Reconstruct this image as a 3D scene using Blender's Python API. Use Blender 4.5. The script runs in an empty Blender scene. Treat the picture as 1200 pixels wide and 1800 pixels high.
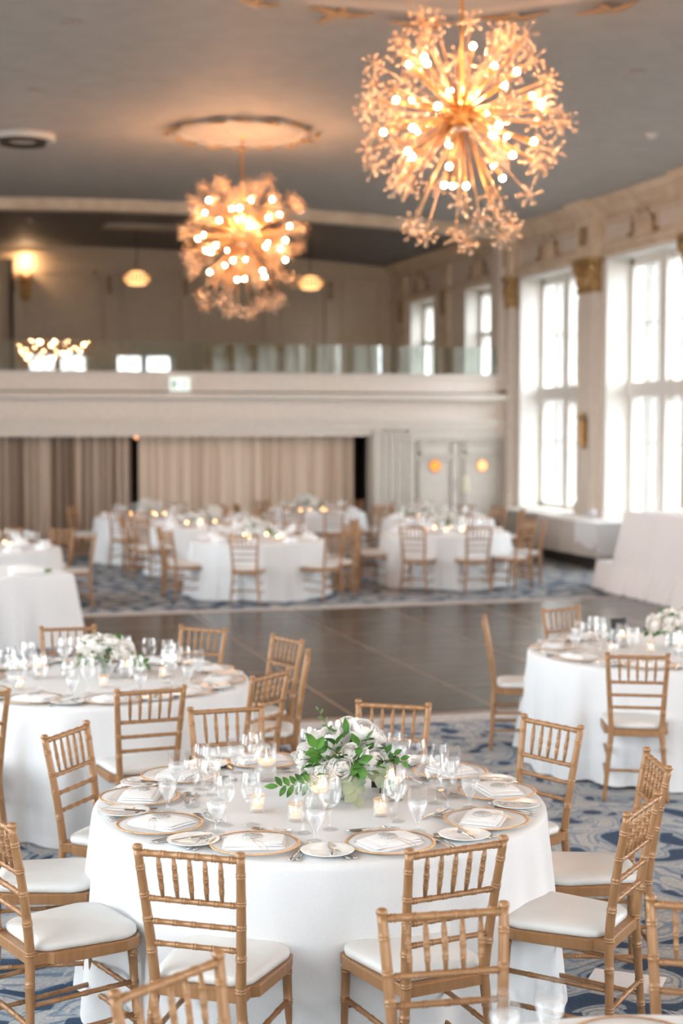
import bpy, bmesh, math, random
from mathutils import Vector, Matrix
R = math.radians
PI = math.pi
COL = bpy.context.scene.collection
SC = bpy.context.scene
rnd = random.Random(7)

# ------------------------------------------------------------------ camera
cd = bpy.data.cameras.new('camera')
cam = bpy.data.objects.new('camera', cd)
COL.objects.link(cam)
cam.location = (0, 0, 2.28)
cam.rotation_euler = (R(90 - 3.2), 0, -R(16.1))
cd.sensor_fit = 'HORIZONTAL'
cd.sensor_width = 24
cd.lens = 54
cd.clip_end = 200
cd.dof.use_dof = True
cd.dof.focus_distance = 5.6
cd.dof.aperture_fstop = 1.9
SC.camera = cam

# ------------------------------------------------------------------ world, light, exposure
EXPOSURE = 1.0
SKY = 7.5
w = bpy.data.worlds.new('daylight')
SC.world = w
w.use_nodes = True
w.node_tree.nodes['Background'].inputs[0].default_value = (0.90, 0.95, 1.0, 1)
w.node_tree.nodes['Background'].inputs[1].default_value = SKY
SC.view_settings.view_transform = 'Standard'
SC.view_settings.look = 'None'
SC.view_settings.gamma = 1
SC.view_settings.use_curve_mapping = False
SC.view_settings.exposure = EXPOSURE
SC.cycles.use_denoising = True
SC.cycles.max_bounces = 10
SC.cycles.diffuse_bounces = 5
SC.cycles.glossy_bounces = 4
SC.cycles.transmission_bounces = 6
SC.cycles.transparent_max_bounces = 24
SC.cycles.caustics_reflective = False
SC.cycles.caustics_refractive = False
SC.cycles.sample_clamp_indirect = 6
SC.cycles.blur_glossy = 1.0
SC.cycles.use_light_tree = True

# room dimensions
XR, XL = 11.75, -2.4          # window wall, opposite wall
YB, YBK, YN = 28.5, 36.2, -3.5  # balcony front, wall behind balcony, wall behind the camera
XC = 4.675
def ceil_z(x): return 6.13 + 0.28 * (1 - ((x - XC) / 7.075) ** 2)
WIN_R = [(25.35 - 3.8 * k, 28.0 - 3.8 * k) for k in range(8)]      # along the window wall
WIN_B = [(33.1, 34.7), (29.55, 31.05)]                              # above the balcony
WIN_N = [(8.3, 10.6), (4.9, 7.25), (1.5, 3.85), (-1.9, 0.45)]      # behind the camera
WIN_FILL = [(21.55 - 3.8 * k, 24.2 - 3.8 * k) for k in range(6)]            # unseen windows added in the opposite wall to brighten the hall
SILL, HEAD = 0.70, 5.15

def portal(name, loc, rot, sx, sy):
    l = bpy.data.lights.new(name, 'AREA')
    l.shape = 'RECTANGLE'; l.size = sx; l.size_y = sy
    l.cycles.is_portal = True
    o = bpy.data.objects.new(name, l); COL.objects.link(o)
    o.location = loc; o.rotation_euler = rot
for a, b in WIN_R:
    portal('window_portal', (12.3, (a + b) / 2, (SILL + HEAD) / 2), (0, R(90), 0), HEAD - SILL, b - a)
for a, b in WIN_B:
    portal('window_portal', (12.3, (a + b) / 2, 4.2), (0, R(90), 0), 2.0, b - a)
for a, b in WIN_FILL:
    portal('window_portal', (XL - .55, (a + b) / 2, (SILL + HEAD) / 2), (0, -R(90), 0), HEAD - SILL, b - a)
for a, b in WIN_N:
    portal('window_portal', ((a + b) / 2, -4.05, (SILL + HEAD) / 2), (R(90), 0, 0), b - a, HEAD - SILL)

# ------------------------------------------------------------------ materials
def mat(name, col, rough=0.5, metal=0.0, spec=0.5, **kw):
    m = bpy.data.materials.new(name); m.use_nodes = True
    b = m.node_tree.nodes['Principled BSDF']
    b.inputs['Base Color'].default_value = (*col, 1)
    b.inputs['Roughness'].default_value = rough
    b.inputs['Metallic'].default_value = metal
    b.inputs['Specular IOR Level'].default_value = spec
    for k, v in kw.items():
        b.inputs[k.replace('_', ' ')].default_value = v
    return m
def nd(m, t, **kw):
    n = m.node_tree.nodes.new(t)
    for k, v in kw.items(): setattr(n, k, v)
    return n
def lk(m, a, b): m.node_tree.links.new(a, b)
def noisy(m, c1, c2, scale=(5, 5, 5), nscale=1.0, detail=3, bump=0.0, bdist=0.002, rough=None, lo=.35, hi=.65):
    tc = nd(m, 'ShaderNodeTexCoord'); mp = nd(m, 'ShaderNodeMapping'); mp.inputs['Scale'].default_value = scale
    lk(m, tc.outputs['Object'], mp.inputs[0])
    n = nd(m, 'ShaderNodeTexNoise'); n.inputs['Scale'].default_value = nscale; n.inputs['Detail'].default_value = detail
    lk(m, mp.outputs[0], n.inputs['Vector'])
    cr = nd(m, 'ShaderNodeValToRGB')
    cr.color_ramp.elements[0].position = lo; cr.color_ramp.elements[1].position = hi
    cr.color_ramp.elements[0].color = (*c1, 1); cr.color_ramp.elements[1].color = (*c2, 1)
    lk(m, n.outputs['Fac'], cr.inputs[0])
    b = m.node_tree.nodes['Principled BSDF']
    lk(m, cr.outputs[0], b.inputs['Base Color'])
    if bump:
        bp = nd(m, 'ShaderNodeBump'); bp.inputs['Strength'].default_value = bump; bp.inputs['Distance'].default_value = bdist
        lk(m, n.outputs['Fac'], bp.inputs['Height']); lk(m, bp.outputs[0], b.inputs['Normal'])
    return m
def glassy(name, tint=(1, 1, 1), base=0.05, edge=0.75, rough=0.02, haze=0.0, hazecol=(.9, .9, .9), power=0.45):
    """thin clear glass: mostly transparent, reflecting more towards its edges"""
    m = bpy.data.materials.new(name); m.use_nodes = True
    nt = m.node_tree; nt.nodes.clear()
    out = nd(m, 'ShaderNodeOutputMaterial')
    tr = nd(m, 'ShaderNodeBsdfTransparent'); tr.inputs[0].default_value = (*tint, 1)
    gl = nd(m, 'ShaderNodeBsdfGlossy'); gl.inputs[0].default_value = (1, 1, 1, 1); gl.inputs['Roughness'].default_value = rough
    lw = nd(m, 'ShaderNodeLayerWeight'); lw.inputs['Blend'].default_value = power
    mr = nd(m, 'ShaderNodeMapRange'); mr.inputs['To Min'].default_value = base; mr.inputs['To Max'].default_value = edge
    lk(m, lw.outputs['Facing'], mr.inputs['Value'])
    mx = nd(m, 'ShaderNodeMixShader')
    lk(m, mr.outputs[0], mx.inputs[0]); lk(m, tr.outputs[0], mx.inputs[1]); lk(m, gl.outputs[0], mx.inputs[2])
    last = mx
    if haze:
        df = nd(m, 'ShaderNodeBsdfDiffuse'); df.inputs[0].default_value = (*hazecol, 1)
        mx2 = nd(m, 'ShaderNodeMixShader'); mx2.inputs[0].default_value = haze
        lk(m, mx.outputs[0], mx2.inputs[1]); lk(m, df.outputs[0], mx2.inputs[2]); last = mx2
    lk(m, last.outputs[0], out.inputs[0])
    return m
def glow(name, col, strength):
    m = bpy.data.materials.new(name); m.use_nodes = True
    nt = m.node_tree; nt.nodes.clear()
    out = nd(m, 'ShaderNodeOutputMaterial'); e = nd(m, 'ShaderNodeEmission')
    e.inputs[0].default_value = (*col, 1); e.inputs[1].default_value = strength
    lk(m, e.outputs[0], out.inputs[0]); return m

M = {}
M['cream'] = noisy(mat('cream_paint', (.68, .60, .52), .55), (.66, .58, .50), (.70, .62, .54), nscale=2)
M['white_paint'] = noisy(mat('white_paint', (.70, .67, .62), .5), (.68, .65, .60), (.72, .69, .64), nscale=2)
M['door_paint'] = noisy(mat('ivory_door_paint', (.55, .505, .445), .5), (.53, .485, .425), (.57, .525, .465), nscale=2)
M['front_paint'] = noisy(mat('pale_cream_balcony_paint', (.70, .63, .56), .5), (.68, .61, .54), (.72, .65, .58), nscale=2)
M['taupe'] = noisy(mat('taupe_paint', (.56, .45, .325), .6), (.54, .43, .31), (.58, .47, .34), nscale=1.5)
M['ceiling'] = noisy(mat('grey_ceiling_paint', (.365, .355, .335), .7), (.35, .34, .32), (.385, .375, .355), nscale=.6)
M['gilt'] = noisy(mat('aged_gilt', (.45, .28, .10), .45, .35), (.30, .18, .07), (.55, .36, .15), scale=(9, 9, 9), bump=.5, bdist=.01)
M['gilt_brown'] = noisy(mat('antique_bronze_glaze', (.32, .21, .12), .5, .1), (.26, .17, .09), (.42, .30, .18), scale=(8, 8, 8))  # the ornaments' own gold-brown colour
M['trimcream'] = noisy(mat('glazed_cream_moulding', (.70, .58, .44), .5), (.62, .49, .35), (.74, .62, .48), scale=(3, 3, 3))
M['curtain_brown'] = mat('brown_drape', (.30, .22, .165), .85, Sheen_Weight=.2)
M['curtain_beige'] = mat('beige_drape', (.42, .33, .26), .85, Sheen_Weight=.2)
M['black'] = mat('black_card', (.012, .011, .011), .5)
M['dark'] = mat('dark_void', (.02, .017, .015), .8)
M['gold_wood'] = noisy(mat('gold_lacquered_wood', (.33, .17, .075), .36, .15), (.305, .157, .067), (.36, .192, .088), scale=(40, 40, 9), nscale=1)
M['gold_ring'] = mat('light_gold_ring', (.52,.31,.155), .3, .3)
M['cushion'] = noisy(mat('ivory_vinyl', (.67, .67, .65), .5), (.65, .65, .63), (.69, .69, .67), scale=(8, 8, 8), bump=.15, bdist=.004)
M['brass'] = mat('polished_brass', (.62, .33, .10), .28, .85)
M['amber_rod'] = mat('golden_rod', (.55, .28, .10), .3, .6)
M['steel'] = mat('polished_steel', (.70, .69, .67), .22, 1.0)
M['china'] = mat('white_china', (.84, .84, .82), .15)
M['goldrim'] = noisy(mat('gold_leaf_rim', (.72, .42, .18), .3, .4), (.62, .35, .14), (.82, .52, .26), scale=(60, 60, 60))
M['napkin'] = noisy(mat('white_napkin', (.80, .80, .80), .8), (.78, .78, .78), (.82, .82, .82), scale=(60, 60, 60), bump=.2, bdist=.001)
M['grey_card'] = noisy(mat('grey_printed_card', (.42, .41, .39), .6), (.30, .29, .28), (.62, .61, .59), scale=(150, 150, 150))
M['twine'] = mat('beige_twine', (.55, .45, .34), .8)
M['wax'] = mat('ivory_wax', (.90, .80, .68), .4, Subsurface_Weight=.3)
M['flame'] = glow('candle_flame', (1.0, .50, .20), 40)
M['waxglow'] = mat('lit_wax', (.95, .78, .62), .4)
bb = M['waxglow'].node_tree.nodes['Principled BSDF']; bb.inputs['Emission Color'].default_value = (1, .5, .25, 1); bb.inputs['Emission Strength'].default_value = .35
M['bulb'] = glow('warm_bulb', (1.0, .54, .27), 200)
M['petal'] = noisy(mat('ivory_petal', (.90, .88, .84), .6, spec=.2), (.88, .84, .79), (.92, .91, .89), scale=(20, 20, 20))
_m = M['petal']; _tl = nd(_m, 'ShaderNodeBsdfTranslucent'); _tl.inputs[0].default_value = (.93, .90, .85, 1); _mx = nd(_m, 'ShaderNodeMixShader'); _mx.inputs[0].default_value = .22
lk(_m, _m.node_tree.nodes['Principled BSDF'].outputs[0], _mx.inputs[1]); lk(_m, _tl.outputs[0], _mx.inputs[2]); lk(_m, _mx.outputs[0], _m.node_tree.nodes['Material Output'].inputs[0])
M['stamen'] = mat('yellow_stamen', (.75, .55, .22), .7)
M['leaf'] = noisy(mat('green_leaf', (.06, .15, .03), .5, spec=.25), (.03, .095, .015), (.10, .25, .04), scale=(14, 14, 14))
M['euca'] = noisy(mat('eucalyptus_leaf', (.20, .27, .17), .5), (.14, .22, .13), (.32, .33, .20), scale=(14, 14, 14))
M['stem'] = mat('green_stem', (.10, .17, .05), .6)
M['glass'] = glassy('clear_glass', (.985, .99, .99), .04, .5, .02, .015, (.9, .9, .9), power=.35)
M['glass_foot'] = glassy('clear_glass_foot', (.985, .99, .99), .04, .30, .02, .02, (.9, .9, .9), power=.35)
M['glass_votive'] = glassy('ribbed_glass', (.96, .975, .97), .08, .45, .05, .10)
M['water'] = glassy('iced_water', (.975, .98, .985), .06, .35, .15, .22, (.92, .93, .94))
M['crystal'] = glassy('amber_crystal', (.97, .85, .68), .15, .6, .05, .16, (.90, .55, .25))
M['charger'] = glassy('pebbled_glass', (.95, .94, .93), .05, .2, .2, .5, (.90, .885, .87))
M['pane'] = glassy('window_pane', (.96, .97, .97), .03, .35, .0, power=.3)
M['railglass'] = glassy('green_edge_balustrade_glass', (.80, .86, .83), .13, .7, .0, power=.35)
M['exitsign'] = mat('pale_sign', (.75, .85, .80), .4); e_ = M['exitsign'].node_tree.nodes['Principled BSDF']; e_.inputs['Emission Color'].default_value = (.92, 1, .96, 1); e_.inputs['Emission Strength'].default_value = .35
M['signgreen'] = mat('sign_green', (.52, .72, .64), .5)
M['amber'] = glow('amber_porthole', (1.0, .30, .06), 1.0)
M['amber2'] = glow('amber_porthole_bright', (1.0, .42, .18), 1.4)
M['shade'] = glow('glowing_crystal_shade', (1.0, .50, .20), 1.25)
M['shade_dim'] = mat('amber_crystal_beads', (.75, .42, .16), .3, .3)
M['cloth_grey'] = mat('dove_grey_cloth', (.50, .46, .42), .8)
M['radiator'] = mat('beige_radiator_cover', (.36, .31, .26), .6)
M['vent'] = mat('vent_metal', (.45, .42, .38), .5)
M['vent_dark'] = mat('vent_slot', (.05, .045, .04), .7)
M['yellow'] = mat('pale_yellow_notice', (.85, .80, .50), .5)
M['silver'] = mat('lilac_grey_petals', (.62, .58, .60), .6)

def cloth_mat(name, c, tint=0.02):
    m = mat(name, c, .8, Sheen_Weight=.1)
    tc = nd(m, 'ShaderNodeTexCoord'); bp = nd(m, 'ShaderNodeBump'); bp.inputs['Strength'].default_value = .25; bp.inputs['Distance'].default_value = .0015
    mp = nd(m, 'ShaderNodeMapping'); mp.inputs['Scale'].default_value = (160, 160, 260); lk(m, tc.outputs['Object'], mp.inputs[0])
    n = nd(m, 'ShaderNodeTexNoise'); n.inputs['Scale'].default_value = 1; n.inputs['Detail'].default_value = 2; lk(m, mp.outputs[0], n.inputs['Vector'])
    lk(m, n.outputs['Fac'], bp.inputs['Height']); lk(m, bp.outputs[0], m.node_tree.nodes['Principled BSDF'].inputs['Normal'])
    cr = nd(m, 'ShaderNodeValToRGB'); cr.color_ramp.elements[0].position = .3; cr.color_ramp.elements[1].position = .7
    cr.color_ramp.elements[0].color = (*[x - tint for x in c], 1); cr.color_ramp.elements[1].color = (*[min(1, x + tint) for x in c], 1)
    lk(m, n.outputs['Fac'], cr.inputs[0]); lk(m, cr.outputs[0], m.node_tree.nodes['Principled BSDF'].inputs['Base Color'])
    return m
M['linen'] = cloth_mat('white_linen', (.70, .71, .715))
M['blush'] = cloth_mat('pale_blush_linen', (.70, .665, .65))

def carpet_mat():
    m = mat('scrollwork_carpet', (.3, .3, .3), .95, spec=.1)
    b = m.node_tree.nodes['Principled BSDF']
    tc = nd(m, 'ShaderNodeTexCoord')
    wn = nd(m, 'ShaderNodeTexNoise'); wn.inputs['Scale'].default_value = 1.3; wn.inputs['Detail'].default_value = 2; lk(m, tc.outputs['Object'], wn.inputs['Vector'])
    add = nd(m, 'ShaderNodeVectorMath', operation='MULTIPLY_ADD'); lk(m, wn.outputs['Color'], add.inputs[0]); add.inputs[1].default_value = (.45, .45, 0); lk(m, tc.outputs['Object'], add.inputs[2])
    def rings(scale, freq, phase):
        v = nd(m, 'ShaderNodeTexVoronoi'); v.inputs['Scale'].default_value = scale; v.voronoi_dimensions = '2D'; lk(m, add.outputs[0], v.inputs['Vector'])
        # spiral: ring phase turned by the angle about each cell centre
        sub = nd(m, 'ShaderNodeVectorMath', operation='SUBTRACT'); sc_ = nd(m, 'ShaderNodeVectorMath', operation='SCALE'); sc_.inputs['Scale'].default_value = 1.0
        lk(m, add.outputs[0], sc_.inputs[0]); lk(m, sc_.outputs[0], sub.inputs[0]); lk(m, v.outputs['Position'], sub.inputs[1])
        sx = nd(m, 'ShaderNodeSeparateXYZ'); lk(m, sub.outputs[0], sx.inputs[0])
        at_ = nd(m, 'ShaderNodeMath', operation='ARCTAN2'); lk(m, sx.outputs['Y'], at_.inputs[0]); lk(m, sx.outputs['X'], at_.inputs[1])
        mu = nd(m, 'ShaderNodeMath', operation='MULTIPLY_ADD'); lk(m, v.outputs['Distance'], mu.inputs[0]); mu.inputs[1].default_value = freq; lk(m, at_.outputs[0], mu.inputs[2])
        ad = nd(m, 'ShaderNodeMath', operation='ADD'); lk(m, mu.outputs[0], ad.inputs[0]); ad.inputs[1].default_value = phase
        s = nd(m, 'ShaderNodeMath', operation='SINE'); lk(m, ad.outputs[0], s.inputs[0]); return s
    s1 = rings(1.35, 13.5, 0); s2 = rings(2.3, 10.5, 1.3)
    mulp = nd(m, 'ShaderNodeMath', operation='MULTIPLY_ADD'); lk(m, s2.outputs[0], mulp.inputs[0]); mulp.inputs[1].default_value = .45; lk(m, s1.outputs[0], mulp.inputs[2])
    big = nd(m, 'ShaderNodeTexNoise'); big.inputs['Scale'].default_value = .35; big.inputs['Detail'].default_value = 1; lk(m, tc.outputs['Object'], big.inputs['Vector'])
    bm_ = nd(m, 'ShaderNodeMath', operation='MULTIPLY_ADD'); lk(m, big.outputs['Fac'], bm_.inputs[0]); bm_.inputs[1].default_value = 3.0; lk(m, mulp.outputs[0], bm_.inputs[2])
    cr = nd(m, 'ShaderNodeValToRGB'); cr.color_ramp.interpolation = 'LINEAR'
    e = cr.color_ramp.elements
    mr = nd(m, 'ShaderNodeMapRange'); mr.inputs['From Min'].default_value = -.05; mr.inputs['From Max'].default_value = 3.0
    lk(m, bm_.outputs[0], mr.inputs['Value']); lk(m, mr.outputs[0], cr.inputs[0])
    e[0].position = 0; e[0].color = (.045, .075, .125, 1)
    e[1].position = 1; e[1].color = (.42, .42, .42, 1)
    for p_, c_ in ((.30, (.055, .090, .145)), (.34, (.30, .34, .38)), (.46, (.33, .37, .41)), (.49, (.16, .21, .28)), (.54, (.18, .24, .31)), (.57, (.40, .41, .42)), (.74, (.46, .455, .45)), (.77, (.22, .28, .34)), (.83, (.26, .32, .37)), (.86, (.46, .455, .45))):
        q = e.new(p_); q.color = (*c_, 1)
    fine = nd(m, 'ShaderNodeTexNoise'); fine.inputs['Scale'].default_value = 60; fine.inputs['Detail'].default_value = 3; lk(m, tc.outputs['Object'], fine.inputs['Vector'])
    mx = nd(m, 'ShaderNodeMixRGB', blend_type='MULTIPLY'); mx.inputs[0].default_value = .55
    cf = nd(m, 'ShaderNodeValToRGB'); cf.color_ramp.elements[0].position = .3; cf.color_ramp.elements[1].position = .6; cf.color_ramp.elements[0].color = (.45, .45, .45, 1)
    lk(m, fine.outputs['Fac'], cf.inputs[0]); lk(m, cr.outputs[0], mx.inputs[1]); lk(m, cf.outputs[0], mx.inputs[2])
    lk(m, mx.outputs[0], b.inputs['Base Color'])
    return m
M['carpet'] = carpet_mat()

def dance_mat():
    m = mat('grey_brown_dance_floor', (.1, .09, .08), .22, spec=.25)
    b = m.node_tree.nodes['Principled BSDF']
    tc = nd(m, 'ShaderNodeTexCoord')
    mp = nd(m, 'ShaderNodeMapping'); mp.inputs['Scale'].default_value = (1.2, 9, 1); lk(m, tc.outputs['Object'], mp.inputs[0])
    n = nd(m, 'ShaderNodeTexNoise'); n.inputs['Scale'].default_value = 1.0; n.inputs['Detail'].default_value = 5; lk(m, mp.outputs[0], n.inputs['Vector'])
    cr = nd(m, 'ShaderNodeValToRGB'); cr.color_ramp.elements[0].position = .3; cr.color_ramp.elements[1].position = .72
    cr.color_ramp.elements[0].color = (.024, .019, .015, 1); cr.color_ramp.elements[1].color = (.060, .050, .040, 1)
    lk(m, n.outputs['Fac'], cr.inputs[0])
    lk(m, cr.outputs[0], b.inputs['Base Color'])
    rr = nd(m, 'ShaderNodeMapRange'); rr.inputs['To Min'].default_value = .14; rr.inputs['To Max'].default_value = .30; lk(m, n.outputs['Fac'], rr.inputs['Value']); lk(m, rr.outputs[0], b.inputs['Roughness'])
    return m
M['dance'] = dance_mat()
M['seam'] = mat('brushed_floor_seam', (.30, .22, .17), .35, .4)

# ------------------------------------------------------------------ mesh helpers
class MB:
    def __init__(s): s.v = []; s.f = []; s.sm = []
    def add(s, vs, fs, smooth=True, mtx=None):
        o = len(s.v)
        s.v += [tuple(mtx @ Vector(p)) for p in vs] if mtx else [tuple(p) for p in vs]
        s.f += [tuple(i + o for i in f) for f in fs]; s.sm += [smooth] * len(fs); return s
    def box(s, a, b, smooth=False, mtx=None):
        x0, y0, z0 = a; x1, y1, z1 = b
        return s.add([(x0, y0, z0), (x1, y0, z0), (x1, y1, z0), (x0, y1, z0), (x0, y0, z1), (x1, y0, z1), (x1, y1, z1), (x0, y1, z1)],
              [(0, 3, 2, 1), (4, 5, 6, 7), (0, 1, 5, 4), (1, 2, 6, 5), (2, 3, 7, 6), (3, 0, 4, 7)], smooth, mtx)
    def lathe(s, prof, n=16, mtx=None, cap=True, smooth=True, rib=None):
        vs = []; fs = []
        for i, (r, z) in enumerate(prof):
            for k in range(n):
                a = 2 * PI * k / n; rr = r * (1 + (rib(k, z) if rib else 0))
                vs.append((rr * math.cos(a), rr * math.sin(a), z))
        for i in range(len(prof) - 1):
            for k in range(n):
                k2 = (k + 1) % n
                fs.append((i * n + k, i * n + k2, (i + 1) * n + k2, (i + 1) * n + k))
        if cap:
            if prof[0][0] > 1e-5: fs.append(tuple(reversed(range(n))))
            if prof[-1][0] > 1e-5: fs.append(tuple(range((len(prof) - 1) * n, len(prof) * n)))
        return s.add(vs, fs, smooth, mtx)
    def tube(s, pts, rad, n=8, cap=True, flat=1.0, smooth=True):
        pts = [Vector(p) for p in pts]
        if not hasattr(rad, '__len__'): rad = [rad] * len(pts)
        t0 = (pts[1] - pts[0]).normalized()
        up = Vector((0, 0, 1)) if abs(t0.z) < .9 else Vector((1, 0, 0))
        vs = []; fs = []
        for i, p in enumerate(pts):
            t = (pts[min(i + 1, len(pts) - 1)] - pts[max(i - 1, 0)])
            if t.length < 1e-9: t = t0
            t.normalize()
            sd = t.cross(up).normalized(); u2 = sd.cross(t).normalized()
            for k in range(n):
                a = 2 * PI * k / n
                vs.append(tuple(p + (sd * math.cos(a) + u2 * math.sin(a) * flat) * rad[i]))
        for i in range(len(pts) - 1):
            for k in range(n):
                k2 = (k + 1) % n
                fs.append((i * n + k, (i + 1) * n + k, (i + 1) * n + k2, i * n + k2))
        if cap: fs.append(tuple(range(n))); fs.append(tuple(reversed(range((len(pts) - 1) * n, len(pts) * n))))
        return s.add(vs, fs, smooth)
    def bamboo(s, a, b, ra, rb, rings=(), n=8, taper=None):
        """a rod from a to b with paired raised rings at the given fractions"""
        a = Vector(a); b = Vector(b); L = (b - a).length
        st = {0.0: 1, 1.0: 1}
        for q in rings:
            for off in (-.0075, .0025):
                for d_, m_ in ((-.0028, 1.0), (0, 1.17), (.0022, 1.17), (.005, 1.0)):
                    f = q + (off + d_) / L
                    if 0 < f < 1: st[round(f, 5)] = m_
        ks = sorted(st)
        pts = [a.lerp(b, k) for k in ks]
        rad = [(ra + (rb - ra) * k) * (taper(k) if taper else 1) * st[k] for k in ks]
        return s.tube(pts, rad, n)
    def sphere(s, c, r, n=10, m_=6, sc=(1, 1, 1)):
        prof = [(max(1e-6, math.sin(PI * i / m_)) * r, -math.cos(PI * i / m_) * r) for i in range(m_ + 1)]
        return s.lathe(prof, n, Matrix.Translation(c) @ Matrix.Diagonal((*sc, 1)), cap=False)
    def grid(s, fn, nu, nv, smooth=True, closed_u=False):
        vs = [tuple(fn(u / nu, v / nv)) for v in range(nv + 1) for u in range(nu + (0 if closed_u else 1))]
        wd = nu if closed_u else nu + 1
        fs = []
        for v in range(nv):
            for u in range(nu):
                u2 = (u + 1) % wd
                fs.append((v * wd + u, v * wd + u2, (v + 1) * wd + u2, (v + 1) * wd + u))
        return s.add(vs, fs, smooth)
    def prism(s, prof, axis_len, mtx, smooth=False):
        """profile (a,b) extruded along local z"""
        n = len(prof)
        vs = [(a, b, 0) for a, b in prof] + [(a, b, axis_len) for a, b in prof]
        fs = [(i, (i + 1) % n, n + (i + 1) % n, n + i) for i in range(n)] + [tuple(reversed(range(n))), tuple(range(n, 2 * n))]
        return s.add(vs, fs, smooth, mtx)
    def build(s, name, m, parent=None, kind=None, loc=None):
        me = bpy.data.meshes.new(name); me.from_pydata(s.v, [], s.f)
        me.polygons.foreach_set('use_smooth', s.sm)
        me.materials.append(M[m] if isinstance(m, str) else m); me.update()
        o = bpy.data.objects.new(name, me); COL.objects.link(o)
        if parent: o.parent = parent
        if kind: o['kind'] = kind
        if loc: o.location = loc
        return o
def tag(o, label, cat, group=None):
    o['label'] = label; o['category'] = cat
    if group: o['group'] = group
    return o
def empty(name, label=None, cat=None, loc=(0, 0, 0), rz=0, group=None):
    o = bpy.data.objects.new(name, None); COL.objects.link(o)
    o.location = loc; o.rotation_euler = (0, 0, rz); o.empty_display_size = .1
    if label: tag(o, label, cat, group)
    return o
KIDS = {}
def kids(o):
    if o.name not in KIDS: KIDS[o.name] = [c for c in bpy.data.objects if c.parent == o]
    return KIDS[o.name]
def dup(o, loc=None, rot=None, scale=None, label=None, group=None, parent=None):
    c = o.copy(); COL.objects.link(c)
    if parent: c.parent = parent
    if loc is not None: c.location = loc
    if rot is not None: c.rotation_euler = rot if hasattr(rot, '__len__') else (0, 0, rot)
    if scale is not None: c.scale = (scale,) * 3
    if label: c['label'] = label
    if group: c['group'] = group
    for k in kids(o): dup(k, parent=c)
    return c
USED = set()
def place(proto, loc, rot, label, group=None, scale=None):
    """the first call moves the prototype itself, later calls copy it with its parts"""
    if proto.name in USED: return dup(proto, loc, rot, scale, label, group)
    USED.add(proto.name)
    kids(proto)
    for k in kids(proto): kids(k)
    proto.location = loc; proto.rotation_euler = rot if hasattr(rot, '__len__') else (0, 0, rot)
    if scale is not None: proto.scale = (scale,) * 3
    proto['label'] = label
    if group: proto['group'] = group
    return proto

# ================================================================== ROOM
mb = MB(); mb.box((XL - .3, YN - .3, -.1), (XR + .6, YB + 2, 0)); mb.build('floor', 'carpet', kind='structure')
# dance floor
DX0, DX1, DY0, DY1 = 2.0, 9.2, 11.4, 18.3
mb = MB(); mb.box((DX0, DY0, 0), (DX1, DY1, .012)); mb.build('floor_dance', 'dance', kind='structure')
mb = MB()
for k in range(1, 6):
    x = DX0 + .2 + 1.2 * k; mb.box((x - .011, DY0, .0115), (x + .011, DY1, .0135))
for k in range(1, 6):
    y = DY0 + 1.15 * k; mb.box((DX0, y - .010, .0115), (DX1, y + .010, .0132))
mb.box((DX0 - .05, DY0 - .05, 0), (DX1, DY0, .014)); mb.box((DX0 - .05, DY1, 0), (DX1, DY1 + .05, .014)); mb.box((DX0 - .05, DY0, 0), (DX0, DY1, .014))
mb.build('trim_1', 'seam', kind='structure')
mb = MB(); mb.box((DX0 - .3, DY0 - .34, 0), (DX1, DY0 - .05, .004)); mb.box((DX0 - .3, DY1 + .05, 0), (DX1, DY1 + .42, .004)); mb.box((DX0 - .3, DY0 - .05, 0), (DX0 - .05, DY1 + .05, .004))
mb.build('floor_border', noisy(mat('pale_carpet_border', (.45, .43, .41), .95, spec=.1), (.38, .37, .36), (.52, .49, .47), nscale=4), kind='structure')

# ceiling: gentle vault over the hall and the balcony
def vault(name, y0, y1, m):
    mb = MB()
    mb.grid(lambda u, v: (XL + (XR - XL) * u, y0 + (y1 - y0) * v, ceil_z(XL + (XR - XL) * u)), 24, 1)
    mb.grid(lambda u, v: (XL + (XR - XL) * u, y1 + (y0 - y1) * v, ceil_z(XL + (XR - XL) * u) + .12), 24, 1)
    mb.build(name, m, kind='structure')
vault('ceiling', YN, YB, 'ceiling')
M['ceiling_dark'] = noisy(mat('dark_grey_ceiling', (.15, .145, .15), .7), (.14, .135, .14), (.165, .16, .165), nscale=.6)  # balcony ceiling, a darker grey than the hall ceiling
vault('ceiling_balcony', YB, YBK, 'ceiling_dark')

def wall_with_openings(name, along, lo, hi, inner, outer, z0, z1, wins, m):
    """wall slab running along one axis, with openings [(a, b, sill, head)]"""
    mb = MB()
    def bx(a, b, c, d):
        if b - a < 1e-4 or d - c < 1e-4: return
        if along == 'y': mb.box((min(inner, outer), a, c), (max(inner, outer), b, d))
        else: mb.box((a, min(inner, outer), c), (b, max(inner, outer), d))
    cur = lo
    for a, b, s_, h_ in sorted(wins):
        bx(cur, a, z0, z1); bx(a, b, z0, s_); bx(a, b, h_, z1); cur = b
    bx(cur, hi, z0, z1)
    return mb.build(name, m, kind='structure')
wr = [(a, b, SILL, HEAD) for a, b in WIN_R] + [(a, b, 3.3, 5.2) for a, b in WIN_B]
wall_with_openings('wall_right', 'y', YN - .6, YBK + .3, XR, XR + .62, 0, 6.3, wr, 'cream')
wall_with_openings('wall_back', 'x', XL, XR, YN - .62, YN, 0, 6.5, [(a, b, SILL, HEAD) for a, b in WIN_N], 'cream')
wall_with_openings('wall_left', 'y', YN - .6, YBK + .3, XL - .62, XL, 0, 6.3, [(a, b, SILL, HEAD) for a, b in WIN_FILL], 'cream')
mb = MB(); mb.box((XL, YBK, 3.0), (XR, YBK + .3, 6.6)); mb.build('wall_balcony', 'taupe', kind='structure')
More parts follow.
